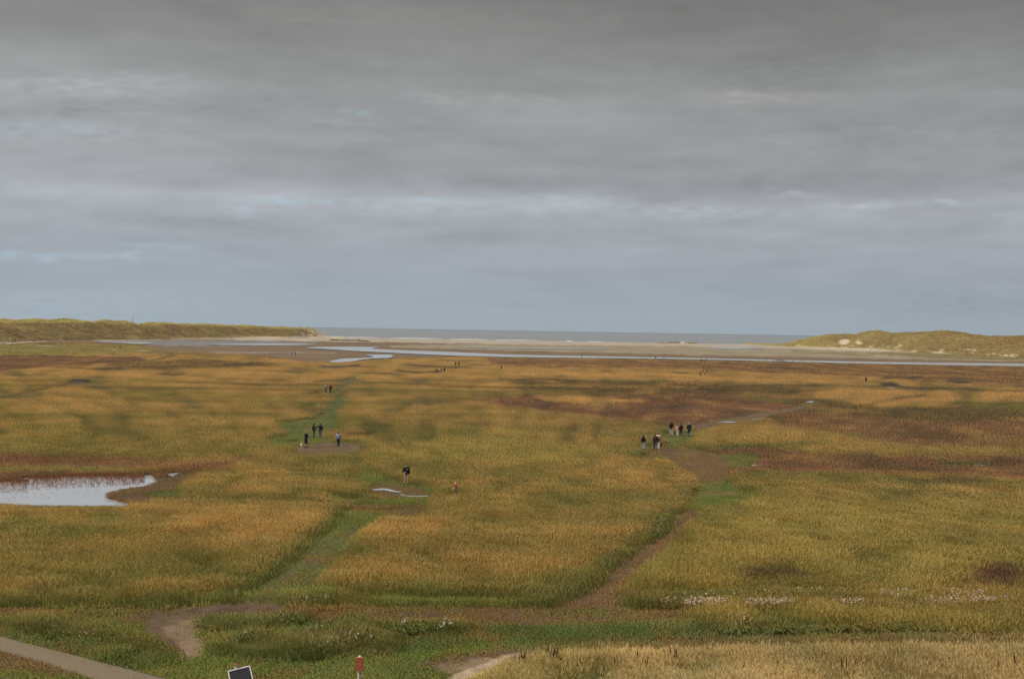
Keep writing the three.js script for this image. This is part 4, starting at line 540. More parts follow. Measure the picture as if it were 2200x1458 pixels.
function cone(x, y, z, a, b, ra, rb, flat = 1) {              // tapered capsule
  const ex = b[0] - a[0], ey = b[1] - a[1], ez = b[2] - a[2], wx = x - a[0], wy = y - a[1], wz = z - a[2], t = clamp((wx * ex + wy * ey + wz * ez) / (ex * ex + ey * ey + ez * ez || 1e-6));
  const dx = wx - ex * t, dy = wy - ey * t, dz = (wz - ez * t) / flat; return Math.sqrt(dx * dx + dy * dy + dz * dz) - (ra + (rb - ra) * t);
}
const ball = (x, y, z, c, rx, ry, rz) => { const a = (x - c[0]) / rx, b = (y - c[1]) / ry, d = (z - c[2]) / rz, l = Math.sqrt(a * a + b * b + d * d); return (l - 1) * Math.min(rx, ry, rz); };
// a pose, in metres for a figure 1.75 m tall facing +z
function pose(o = {}) {
  const s = o.stride ?? 0.12, J = { hipL: [0.09, 0.92, 0], hipR: [-0.09, 0.92, 0], kneeL: [0.1, 0.5, s * 0.55 + 0.03], kneeR: [-0.1, 0.5, -s * 0.25 + 0.03], ankL: [0.1 + (o.wide ?? 0), 0.09, s * 0.75], ankR: [-0.1 - (o.wide ?? 0), 0.09 + Math.max(0, s - .2) * 0.3, -s * 0.85] };
  J.shL = [0.185, 1.42, 0]; J.shR = [-0.185, 1.42, 0]; J.elL = o.elL ?? [0.25, 1.14, -s * 0.4 - 0.02]; J.elR = o.elR ?? [-0.25, 1.14, s * 0.4 - 0.02]; J.wrL = o.wrL ?? [0.25, 0.9, -s * 0.5 + 0.07]; J.wrR = o.wrR ?? [-0.25, 0.9, s * 0.5 + 0.07]; J.head = [o.headX ?? 0, 1.62, 0.015 + (o.headZ ?? 0)]; return J;
}
const handGeo = {};
function hand(J, side, cell) {                                 // palm, thumb and four bent fingers on a fine grid
  const w = J['wr' + side], e = J['el' + side], d = new THREE.Vector3(w[0] - e[0], w[1] - e[1], w[2] - e[2]).normalize();
  handGeo[side] ??= (() => {
    const m = side === 'L' ? 1 : -1, fingers = [[-0.027, 0.07, 0.0085], [-0.009, 0.078, 0.009], [0.009, 0.073, 0.0088], [0.027, 0.058, 0.008]];
    const f = (x, y, z) => { let v = Math.max(cone(x, y, z, [0, 0.0, 0], [0, -0.075, 0], 0.03, 0.036, 0.45)); for (const [fx, l, rr] of fingers) { const a = [fx, -0.085, 0], b = [fx * 1.12, -0.085 - l * 0.55, 0.006], c = [fx * 1.1, -0.085 - l * 0.95, 0.022]; v = smin(v, Math.min(cone(x, y, z, a, b, rr, rr * .92), cone(x, y, z, b, c, rr * .9, rr * .75)), 0.006); } const a = [m * 0.026, -0.03, 0.006], b = [m * 0.05, -0.066, 0.018], c = [m * 0.05, -0.094, 0.026]; return smin(v, Math.min(cone(x, y, z, a, b, 0.013, 0.011), cone(x, y, z, b, c, 0.011, 0.009)), 0.008); };
    return surface(f, [-0.075, -0.19, -0.04], [0.075, 0.05, 0.06], cell);
  })();
  const g = handGeo[side].clone(), q = new THREE.Quaternion().setFromUnitVectors(new THREE.Vector3(0, -1, 0), d); g.applyQuaternion(q); g.translate(...w); return g;
}
function tint(g, c) { const n = g.attributes.position.count, a = new Float32Array(n * 3); for (let i = 0; i < n; i++) a.set(c, i * 3); g.setAttribute('color', new THREE.BufferAttribute(a, 3)); return g; }
const FIG = {};
function figure(key, o) {                                      // geometry of the parts for one pose
  const J = pose(o), fine = o.fine, cb = fine ? 0.018 : 0.04, cc = fine ? 0.02 : 0.042, lo = [-0.75, -0.02, -0.6], hi = [0.75, 1.85, 0.6];
  const torso = (x, y, z, r) => smin(cone(x, y, z, [0, 0.97, 0], [0, 1.2, 0.0], 0.135 + r, 0.125 + r, 0.72), cone(x, y, z, [-0.1, 1.36, -0.005], [0.1, 1.36, -0.005], 0.105 + r, 0.105 + r, 0.85), 0.12);
  const arms = (x, y, z, r, cut = 1) => { let v = 9; for (const s of 'LR') { const w = J['wr' + s], e = J['el' + s], q = cut === 1 ? w : [lerp(e[0], w[0], cut), lerp(e[1], w[1], cut), lerp(e[2], w[2], cut)]; v = Math.min(v, smin(cone(x, y, z, J['sh' + s], e, 0.055 + r, 0.043 + r), cone(x, y, z, e, q, 0.043 + r, 0.03 + r), 0.03)); } return v; };
  const legs = (x, y, z, r, cut = 1) => { let v = 9; for (const s of 'LR') { const k = J['knee' + s], a = J['ank' + s], q = [lerp(k[0], a[0], cut), lerp(k[1], a[1], cut), lerp(k[2], a[2], cut)]; v = Math.min(v, smin(cone(x, y, z, J['hip' + s], k, 0.085 + r, 0.058 + r), cone(x, y, z, k, q, 0.056 + r, 0.042 + r), 0.03)); } return v; };
  const head = (x, y, z, r) => { const h = J.head; let v = smin(ball(x, y, z, [h[0], h[1] + 0.02, h[2]], 0.078 + r, 0.105 + r, 0.095 + r), ball(x, y, z, [h[0], h[1] - 0.05, h[2] + 0.025], 0.058 + r, 0.062 + r, 0.07 + r), 0.04); return v; };
  const G = {};
  const skin = (x, y, z) => {
    const h = J.head; let v = head(x, y, z, 0);
    v = smin(v, cone(x, y, z, [h[0], h[1] - 0.012, h[2] + 0.09], [h[0], h[1] + 0.025, h[2] + 0.082], 0.017, 0.009), 0.02); v = Math.min(v, ball(x, y, z, [h[0] + 0.08, h[1], h[2] - 0.01], 0.014, 0.032, 0.02), ball(x, y, z, [h[0] - 0.08, h[1], h[2] - 0.01], 0.014, 0.032, 0.02));
    v = smin(v, cone(x, y, z, [0, 1.42, -0.01], [h[0], h[1] - 0.07, h[2] - 0.02], 0.058, 0.05), 0.04); v = smin(v, torso(x, y, z, 0), 0.06); v = smin(v, arms(x, y, z, 0), 0.05); v = smin(v, legs(x, y, z, 0), 0.05);
    for (const s of 'LR') { const a = J['ank' + s]; v = smin(v, cone(x, y, z, [a[0], 0.045, a[2] - 0.03], [a[0] * 1.15, 0.035, a[2] + 0.13], 0.038, 0.03), 0.03); } return v;
  };
  G.body = tint(surface(skin, lo, hi, cb), [1, 1, 1]);
  if (fine) {
    const bits = [G.body, tint(hand(J, 'L', 0.005), [1, 1, 1]), tint(hand(J, 'R', 0.005), [1, 1, 1])], h = J.head;
    for (const s of [-1, 1]) { const e = new THREE.SphereGeometry(0.012, 8, 6); e.translate(h[0] + s * 0.032, h[1] + 0.02, h[2] + 0.084); bits.push(tint(e, [0.12, 0.1, 0.1])); }
    const mo = new THREE.SphereGeometry(0.02, 8, 6); mo.scale(1, 0.3, 0.5); mo.translate(h[0], h[1] - 0.055, h[2] + 0.09); bits.push(tint(mo, [0.55, 0.35, 0.35]));
    for (const b of bits) b.deleteAttribute('uv'); G.body = mergeGeometries(bits.map((b) => b.index ? b : b));
  }
  const hem = o.hem ?? 0.86, coat = (x, y, z) => { let v = smin(torso(x, y, z, 0.034), arms(x, y, z, 0.026, 0.93), 0.06); const flare = cone(x, y, z, [0, 1.15, 0], [0, Math.min(hem, 0.86) - 0.1, 0], 0.15, 0.165 + Math.max(0, 0.86 - hem) * 0.14, 0.78); v = smin(v, flare, 0.05); v = Math.max(v, hem - y + 0.012 * Math.sin(x * 30)); v = smin(v, cone(x, y, z, [0, 1.44, -0.012], [0, 1.5, -0.012], 0.085, 0.066), 0.03); if (o.hood) v = smin(v, Math.max(head(x, y, z, 0.03), z - J.head[2] - 0.05), 0.04); return v - 0.004 * Math.sin(y * 42 + x * 12) * Math.sin(x * 26 + z * 20); };
  G.jacket = surface(coat, lo, hi, cc);
  G.trousers = surface((x, y, z) => { let v = smin(legs(x, y, z, 0.017, 0.97), cone(x, y, z, [-0.05, 0.96, 0], [0.05, 0.96, 0], 0.125, 0.125, 0.85), 0.05); if (o.bare) v = Math.max(v, o.bare - y); return Math.max(v, y - 1.02) - 0.003 * Math.sin(y * 60 + x * 20); }, lo, hi, cc);
  G.hair = surface((x, y, z) => { const h = J.head; let v = head(x, y, z, 0.018); v = Math.max(v, Math.min(z - h[2] - 0.045, h[1] + 0.075 - y + (z - h[2]) * 0.2) * 1, h[1] - (o.long ?? 0.03) - y); if (o.long > 0.06) v = smin(v, cone(x, y, z, [h[0], h[1], h[2] - 0.06], [h[0], h[1] - o.long, h[2] - 0.085], 0.075, 0.055, 0.7), 0.03); return v; }, [-0.3, 1.25, -0.3], [0.3, 1.85, 0.3], fine ? 0.012 : 0.03);
  if (fine) for (const s of 'LR') { const a = J['ank' + s]; G['shoe' + s] = surface((x, y, z) => Math.max(smin(cone(x, y, z, [a[0], a[1] - 0.035, a[2] - 0.035], [a[0] * 1.15, a[1] - 0.045, a[2] + 0.14], 0.05, 0.042), cone(x, y, z, [a[0], a[1] + 0.03, a[2]], [a[0], a[1] - 0.03, a[2]], 0.052, 0.055), 0.03), a[1] - 0.095 - y), [a[0] - 0.12, -0.05, a[2] - 0.15], [a[0] + 0.14, 0.32, a[2] + 0.26], 0.013); }
  G.J = J; return (FIG[key] = G);
}
const SKIN = [0.5, 0.31, 0.22];
const cloth = (c) => std(c, 0.88);
const skinMat = new THREE.MeshStandardMaterial({ color: new THREE.Color().setRGB(...SKIN), roughness: 0.6, vertexColors: true });
function person(G, px, footY, tallPx, turn, look, label, group) {
  const p = at(px, footY, 0), D = Math.hypot(p.z), y = groundY(p.x, p.z), o = thing('person', label, 'person', group);
  const k = tallPx / F * D / 1.75; o.position.set(p.x, y, p.z); o.rotation.y = turn; o.scale.setScalar(k);
  part('body', G.body, skinMat, o); part('hair', G.hair, cloth(look.hair ?? [0.03, 0.022, 0.018]), o); part(look.coat ? 'coat' : 'jacket', G.jacket, cloth(look.top), o); part(look.skirt ? 'skirt' : 'trousers', G.trousers, cloth(look.legs), o);
  if (G.shoeL) { const m = cloth(look.shoes ?? [0.02, 0.02, 0.022]); part('shoe', G.shoeL, m, o); part('shoe', G.shoeR, m, o); }
  KEEP.push([p.x, p.z, 0.02 * D * 0.22 + 0.55, 0.055 * D]); return o;
}
const BLACK = [0.014, 0.014, 0.017], NAVY = [0.03, 0.045, 0.08], DENIM = [0.12, 0.17, 0.24], PALE = [0.42, 0.47, 0.5], BLOND = [0.5, 0.34, 0.15], BROWNHAIR = [0.06, 0.035, 0.02];
{
  let G, o;
  G = figure('man_a', { fine: 1, stride: 0.05, wide: 0.055, elR: [-0.27, 1.16, -0.02], wrR: [-0.13, 1.1, 0.16], elL: [0.26, 1.15, -0.02], wrL: [0.25, 0.92, 0.06], hem: 0.84 });
  o = person(G, 872, 1041, 44, 0.15, { top: BLACK, legs: [0.5, 0.38, 0.27], hair: [0.012, 0.01, 0.01], shoes: BLACK }, 'person in black jacket and beige trousers standing above the puddles');
  part('badge', new RoundedBoxGeometry(0.05, 0.09, 0.012, 2, 0.004).translate(0.09, 1.33, 0.145), std([0.75, 0.75, 0.75]), o);
  { const b = new THREE.CylinderGeometry(0.03, 0.045, 0.42, 10); b.rotateZ(-0.75); b.translate(0.24, 1.48, -0.1); part('carried_stick', b, cloth(BLACK), o); }
  G = figure('child', { fine: 1, stride: 0.1, hem: 0.72, long: 0.12, elL: [0.31, 1.17, 0.02], wrL: [0.33, 0.93, 0.1] });
  o = person(G, 978, 1061.5, 26, 2.6, { top: [0.36, 0.12, 0.05], legs: [0.14, 0.16, 0.2], hair: [0.8, 0.62, 0.36], shoes: [0.7, 0.68, 0.64], coat: 1 }, 'small child with blond hair and rust brown coat walking in the grass beside the puddle');
  part('bag', new RoundedBoxGeometry(0.2, 0.26, 0.1, 3, 0.04).translate(0.33, 0.76, -0.02), std([0.75, 0.73, 0.7]), o);
  G = figure('man_b', { fine: 1, stride: 0.1, elR: [-0.26, 1.15, 0], wrR: [-0.21, 0.93, 0.1] });
  person(G, 673.5, 940.5, 31.5, 2.3, { top: BLACK, legs: NAVY, hair: [0.01, 0.01, 0.01] }, 'person in black jacket and dark blue jeans, left of a pair on the clearing', 'pair on the clearing');
  G = figure('man_c', { fine: 1, stride: 0.08, elL: [0.42, 1.27, 0.05], wrL: [0.62, 1.14, 0.12] });
  person(G, 687.5, 940.5, 31.5, 2.85, { top: BLACK, legs: DENIM, hair: BROWNHAIR }, 'person in black jacket and lighter jeans reaching towards the neighbour on the left', 'pair on the clearing');
  G = figure('woman_d', { fine: 1, stride: 0.12, hem: 0.5, bare: 0.45, long: 0.14, elL: [0.24, 1.18, 0.12], wrL: [0.12, 1.16, 0.34], elR: [-0.24, 1.18, 0.12], wrR: [-0.12, 1.14, 0.33] });
  person(G, 656.5, 961.5, 35.5, 1.25, { top: BLACK, legs: BLACK, hair: [0.45, 0.28, 0.12], coat: 1 }, 'fair haired person in a long black coat standing beside the white dog');
  G = figure('woman_e', { fine: 1, stride: 0.22, hem: 0.9, long: 0.08 });
  o = person(G, 726.5, 959, 31.5, 3.1, { top: [0.36, 0.36, 0.44], legs: BLACK, hair: [0.02, 0.014, 0.012] }, 'person in grey lilac sweater and black trousers walking away over the muddy clearing');
  { const b = new THREE.TorusGeometry(0.2, 0.018, 6, 24); b.scale(0.85, 1.35, 0.85); b.rotateZ(0.55); b.translate(0, 1.2, 0); part('shoulder_strap', b, cloth([0.04, 0.05, 0.07]), o); part('bag', new RoundedBoxGeometry(0.16, 0.14, 0.07, 2, 0.02).translate(-0.16, 1.0, -0.15), cloth([0.04, 0.05, 0.07]), o); }
  G = figure('woman_f', { fine: 1, stride: 0.24, hem: 0.88, hood: 1 });
  person(G, 1382, 965.5, 30.5, 3.2, { top: BLACK, legs: PALE, hair: [0.03, 0.02, 0.02] }, 'person in hooded black jacket and pale jeans walking away, leftmost walker on the right path', 'walkers on the right path');
  G = figure('man_g', { fine: 1, stride: 0.2, hem: 0.84 });
  person(G, 1408, 966, 35, 3.1, { top: [0.07, 0.035, 0.028], legs: [0.06, 0.065, 0.08], hair: BROWNHAIR }, 'person in dark red brown jacket and grey trousers beside one in white and orange', 'walkers on the right path');
  G = figure('woman_h', { fine: 1, stride: 0.2, hem: 1.14 });
  o = person(G, 1414.5, 963, 34, 3.0, { top: [0.75, 0.56, 0.48], legs: [0.6, 0.55, 0.52], hair: BROWNHAIR, shoes: [0.6, 0.6, 0.58] }, 'person with white and orange top walking beside a black dog', 'walkers on the right path');
  part('orange_band', new THREE.CylinderGeometry(0.185, 0.185, 0.13, 20, 1, true).scale(1, 1, 0.8).translate(0, 1.3, 0), new THREE.MeshStandardMaterial({ color: new THREE.Color().setRGB(0.8, 0.22, 0.06), roughness: .8, side: THREE.DoubleSide }), o); part('tied_jacket', surface((x, y, z) => Math.max(cone(x, y, z, [0, 1.1, 0], [0, 0.78, 0], 0.165, 0.19, 0.8), 0.8 - y, y - 1.16), [-0.3, 0.7, -0.3], [0.3, 1.3, 0.3], 0.025), cloth([0.035, 0.03, 0.04]), o);
  G = figure('man_i', { fine: 1, stride: 0.24 });
  person(G, 1442, 934.8, 30, 3.3, { top: [0.022, 0.017, 0.016], legs: [0.48, 0.5, 0.48], hair: BROWNHAIR, shoes: [0.3, 0.28, 0.26] }, 'person in dark jacket and pale trousers, leftmost of the upper group', 'walkers on the right path');
  G = figure('girl_j', { fine: 1, stride: 0.16, hem: 0.86, long: 0.1, elL: [0.26, 1.2, 0.02] });
  person(G, 1456, 935.5, 23.5, 2.9, { top: [0.72, 0.3, 0.22], legs: [0.68, 0.64, 0.62], hair: [0.03, 0.02, 0.02], shoes: [0.6, 0.6, 0.6] }, 'short person in coral top and white trousers half behind the person in black', 'walkers on the right path');
  person(FIG.man_g, 1463, 936, 27, 3.15, { top: [0.018, 0.02, 0.03], legs: BLACK, hair: [0.03, 0.025, 0.02] }, 'person all in black beside the one with coral top', 'walkers on the right path');
  G = figure('woman_k', { fine: 1, stride: 0.18, hem: 0.6, long: 0.1 });
  o = person(G, 1480.5, 937, 29.5, 3.0, { top: [0.012, 0.012, 0.02], legs: DENIM, hair: [0.4, 0.3, 0.2], coat: 1 }, 'person in long dark coat and jeans with a light bag', 'walkers on the right path');
  part('bag', new RoundedBoxGeometry(0.12, 0.3, 0.2, 3, 0.03).translate(0.28, 0.82, 0.02), std([0.5, 0.4, 0.3]), o); { const b = new THREE.CylinderGeometry(0.012, 0.012, 0.55, 6); b.rotateZ(-0.55); b.translate(0.02, 1.2, -0.15); part('shoulder_strap', b, std([0.3, 0.22, 0.15]), o); }
  person(FIG.woman_e, 709.6, 845, 19.6, 3.0, { top: [0.2, 0.025, 0.025], legs: [0.02, 0.014, 0.02], hair: [0.1, 0.04, 0.03] }, 'person in red jacket and dark trousers on the far part of the left path', 'pair far up the left path');
  person(FIG.man_b, 699.6, 844.4, 20.6, 2.8, { top: [0.22, 0.26, 0.25], legs: [0.09, 0.11, 0.14], hair: [0.25, 0.12, 0.05] }, 'person in grey green jacket left of the one in red', 'pair far up the left path');
}
// the far walkers: three coarse poses
figure('far_a', { stride: 0.2 }); figure('far_b', { stride: 0.06, hem: 0.6 }); figure('far_c', { stride: 0.3, long: 0.1 });
{
  const GR = [0.1, 0.1, 0.115], WET = [0.3, 0.32, 0.33], RED = [0.22, 0.03, 0.03], BRN = [0.06, 0.03, 0.025];
  const rows = [
    [978.7, 786.2, 9.2, BLACK, BLACK, 'left one of a dark pair in the far golden grass left of the middle'], [986, 786, 10, GR, BLACK, 'right one of a dark pair in the far golden grass, grey shoulders'],
    [937.8, 801, 9.6, BRN, BLACK, 'leftmost of three dark walkers by the far creek left of the middle'], [947.8, 799.5, 11, BLACK, WET, 'middle one of three walkers by the far creek, black top and pale trousers'], [954.8, 800, 10.6, BLACK, WET, 'right one of three walkers by the far creek, black top and pale trousers'],
    [1077, 793.5, 8, [0.03, 0.035, 0.06], BLACK, 'lone dark blue walker far out in the golden grass near the middle'], [770, 788.6, 5.6, BLACK, GR, 'lone dark walker at the far end of the left path'],
    [1408.8, 771.4, 6.6, BLACK, BLACK, 'left one of two dark figures before the channel right of the middle'], [1426.9, 771.6, 5.8, BLACK, BLACK, 'right one of two dark figures before the channel right of the middle'], [1493.4, 778, 4.4, BRN, BRN, 'tiny dark figure left of the group at the channel edge'], [1505.7, 778, 6, BLACK, BLACK, 'black figure leading the group of four at the channel edge'], [1508.6, 778.2, 8, [0.14, 0.15, 0.13], GR, 'grey green figure in the group of four at the channel edge'], [1514.6, 779.4, 6.6, [0.16, 0.17, 0.2], GR, 'blue grey figure in the group of four at the channel edge'], [1517.8, 777, 7, BLACK, WET, 'last black figure of the group of four at the channel edge'],
    [1505.3, 808.4, 10.4, BRN, BLACK, 'dark red brown walker, nearer left one of four right of the middle'], [1514.9, 809.8, 11, BLACK, WET, 'walker with black top and pale trousers, nearer right one of four'], [1510.8, 801.4, 8, GR, GR, 'grey walker, farther left one of four right of the middle'], [1518.7, 800.8, 8, GR, GR, 'grey walker, farther right one of four right of the middle'],
    [1602.6, 790.6, 7.4, [0.08, 0.08, 0.09], BLACK, 'lone grey walker below the channel towards the right dune'], [1646.2, 776, 4.6, RED, BRN, 'red figure at the channel left of the long row of people'],
    [1663.1, 777.4, 6.4, BLACK, BLACK, 'broad black figure at the left end of the row at the channel'], [1669.7, 777.2, 6.4, BLACK, BLACK, 'second figure of the row at the channel'], [1672.9, 777.2, 6.2, BLACK, GR, 'third figure of the row at the channel'], [1676.4, 777.2, 5.8, BLACK, BLACK, 'fourth figure of the row at the channel'], [1680.2, 777.6, 6.2, [0.09, 0.02, 0.03], BLACK, 'dark red figure in the row at the channel'], [1682.6, 778, 5.4, RED, [0.4, 0.3, 0.3], 'pinkish figure in the row at the channel'], [1685.3, 777.8, 5.8, [0.07, 0.1, 0.07], GR, 'dark green figure in the row at the channel'], [1689.2, 777.8, 6.4, [0.6, 0.58, 0.55], BLACK, 'figure with white top at the right end of the row'], [1703, 778, 4, BRN, WET, 'small dark figure just right of the row at the channel'],
    [634.2, 763, 7, BLACK, BLACK, 'black figure on the mudflat left of the creek, right one of two'], [626.8, 761.8, 6.4, BRN, GR, 'dark figure on the mudflat left of the creek, left one of two'], [596, 759.8, 3.8, BLACK, BLACK, 'tiny dark figure on the mudflat left of a dark pair'],
    [5, 740, 4.2, [0.14, 0.07, 0.05], BRN, 'reddish figure on the sand at the left edge'], [8.6, 740, 5, [0.06, 0.05, 0.07], GR, 'dark figure next to the reddish one at the left edge'], [26.8, 735.6, 5.4, BLACK, BLACK, 'broad black figure near the left edge below the dune'], [32.4, 734.8, 5, BLACK, BLACK, 'black figure right of the broad one near the left edge'], [54, 733.2, 5.2, GR, WET, 'grey figure below the left dune near the left edge'], [68.4, 732.6, 4.2, BRN, BRN, 'dark figure below the left dune, left of a grey one'], [73.4, 734.6, 5.2, [0.06, 0.055, 0.055], BLACK, 'dark grey figure at the right end of the people near the left edge'], [255.6, 749, 5.4, BRN, BLACK, 'left one of a dark pair on the left mudflat'], [258.8, 748.6, 5.8, BLACK, BLACK, 'right one of a dark pair on the left mudflat'], [201.4, 728.6, 2.8, BRN, BLACK, 'tiny dark figure under the left dune, left of another'], [204, 728.6, 2.8, BLACK, BLACK, 'tiny dark figure under the left dune, right of another'], [336, 728, 2.6, BRN, BRN, 'tiny dark figure under the middle of the left dune'], [497.6, 730.6, 3.8, BLACK, BLACK, 'lone dark figure on the sand at the foot of the left dune'],
    [820.6, 732.6, 3.6, BRN, BLACK, 'left one of two tiny figures on the beach right of the grass tussocks'], [830, 732.8, 3.2, GR, BLACK, 'right one of two tiny figures on the beach right of the grass tussocks'], [770.4, 730, 3.4, BRN, BLACK, 'tiny figure behind the grass tussocks on the beach'], [1861.4, 823.6, 14.6, [0.04, 0.042, 0.06], [0.1, 0.1, 0.13], 'lone dark walker in the rust marsh far on the right'],
  ];
  const made = {}, turns = [3, 0.3, 2.6, 1.4, 3.4, 0.1];
  rows.forEach(([px, fy, t, top, legs, label], i) => {
    const k = ['far_a', 'far_b', 'far_c'][i % 3]; let o;
    if (!made[k]) o = made[k] = person(FIG[k], px, fy, t, turns[i % 6], { top, legs }, label, 'walkers far out on the marsh');
    else {
      o = made[k].clone(); o.name = numbered('person'); scene.add(o); const p = at(px, fy, 0), D = -p.z; o.position.set(p.x, groundY(p.x, p.z), p.z); o.rotation.y = turns[i % 6]; o.scale.setScalar(t / F * D / 1.75); o.userData = { label, category: 'person', group: 'walkers far out on the marsh' };
      o.children.forEach((c) => { if (c.name === 'jacket') c.material = cloth(top); if (c.name === 'trousers') c.material = cloth(legs); }); KEEP.push([p.x, p.z, 0.3 + D * 0.003, 0.05 * D]);
    }
    o.userData.label = label; o.position.y = Math.max(o.position.y, 0);
  });
}
function dog(px, fy, tallPx, turn, c, label, fur) {
  const f = (x, y, z) => { let v = cone(x, y, z, [0, 0.4, 0.18], [0, 0.42, -0.2], 0.125, 0.1); v = smin(v, cone(x, y, z, [0, 0.44, 0.22], [0, 0.6, 0.34], 0.085, 0.06), 0.06); v = smin(v, ball(x, y, z, [0, 0.64, 0.37], 0.07, 0.065, 0.085), 0.04); v = smin(v, cone(x, y, z, [0, 0.625, 0.42], [0, 0.605, 0.52], 0.04, 0.026), 0.02); for (const s of [-1, 1]) { v = smin(v, ball(x, y, z, [s * 0.06, 0.68, 0.34], 0.02, 0.06, 0.035), 0.02); v = smin(v, Math.min(cone(x, y, z, [s * 0.08, 0.38, 0.2], [s * 0.08, 0.2, 0.19], 0.055, 0.035), cone(x, y, z, [s * 0.08, 0.2, 0.19], [s * 0.08, 0.03, 0.21], 0.033, 0.028)), 0.04); v = smin(v, Math.min(cone(x, y, z, [s * 0.08, 0.4, -0.18], [s * 0.085, 0.24, -0.12], 0.075, 0.045), cone(x, y, z, [s * 0.085, 0.24, -0.12], [s * 0.085, 0.15, -0.25], 0.04, 0.028), cone(x, y, z, [s * 0.085, 0.15, -0.25], [s * 0.085, 0.03, -0.22], 0.028, 0.028)), 0.04); } v = smin(v, cone(x, y, z, [0, 0.46, -0.26], [0, 0.66, -0.4], 0.04, 0.025), 0.03); return v - fur * Math.sin(x * 70) * Math.sin(y * 64) * Math.sin(z * 58); };
  const o = thing('dog', label, 'dog'), p = at(px, fy, 0); o.position.set(p.x, groundY(p.x, p.z), p.z); o.rotation.y = turn; o.scale.setScalar(tallPx / F * -p.z / 0.72);
  part('body', surface(f, [-0.25, -0.03, -0.55], [0.25, 0.82, 0.62], 0.016), cloth(c), o); const n = new THREE.SphereGeometry(0.018, 10, 8); n.translate(0, 0.615, 0.545); part('nose', n, cloth(BLACK), o); for (const s of [-1, 1]) { const e = new THREE.SphereGeometry(0.011, 8, 6); e.translate(s * 0.035, 0.655, 0.44); part('eye', e, cloth(BLACK), o); } KEEP.push([p.x, p.z, 0.6, 4]);
}
dog(647.4, 960.6, 9.6, 0.5, [0.72, 0.66, 0.58], 'small white dog beside the person in the long black coat', 0.004);
dog(1420, 959.4, 9, 2.4, [0.012, 0.012, 0.013], 'black dog beside the walker in white and orange', 0.003);

// ---------------------------------------------------------------- things near the camera
{ // paved path
  const L = [[-420, 1262], [-200, 1314], [0, 1365.5], [60, 1381.5], [110, 1394], [180, 1411.5], [262, 1432.5], [330, 1450.5], [400, 1470], [520, 1506]], R = [[-420, 1286], [-200, 1340], [0, 1394], [50, 1407], [110, 1424], [150, 1437], [190, 1450], [232, 1464], [300, 1488], [420, 1532]];
  const cl = new THREE.CatmullRomCurve3(L.map((p) => at(...p, 0.1))), cr = new THREE.CatmullRomCurve3(R.map((p) => at(...p, 0.1))), n = 160, w = 10, P = [], T = [], I = [];
  for (let i = 0; i <= n; i++) { const a = cl.getPoint(i / n), b = cr.getPoint(i / n); a.x += 0.06 * noise(i * 0.7, 1); b.z += 0.08 * noise(i * 0.6, 4); for (let j = -1; j <= w + 1; j++) { const t = clamp(j / w), x = lerp(a.x, b.x, t), z = lerp(a.z, b.z, t); P.push(x, (j < 0 || j > w) ? -0.1 : Math.max(relief(x, z), 0) * 0.3 + 0.1 + 0.03 * Math.sin(t * Math.PI), z); T.push(x / 1.4, z / 1.4); if (i && j >= 0) { const q = i * (w + 3) + j + 1; I.push(q - (w + 3) - 1, q - 1, q - (w + 3), q - (w + 3), q - 1, q); } } }
  const g = new THREE.BufferGeometry(); g.setAttribute('position', new THREE.Float32BufferAttribute(P, 3)); g.setAttribute('uv', new THREE.Float32BufferAttribute(T, 2)); g.setIndex(I); g.computeVertexNormals(); if (g.attributes.normal.getY(5) < 0) { for (let i = 0; i < I.length; i += 3) [I[i], I[i + 1]] = [I[i + 1], I[i]]; g.setIndex(I); g.computeVertexNormals(); }
  struct('paved_path', g, std(lin(138, 122, 98).map((v) => v * 1.15), 0.95, { map: GRAVEL, bumpMap: GRAVEL, bumpScale: 0.05 }), 'grey beige gravel path crossing the lower left corner', 'path');
}
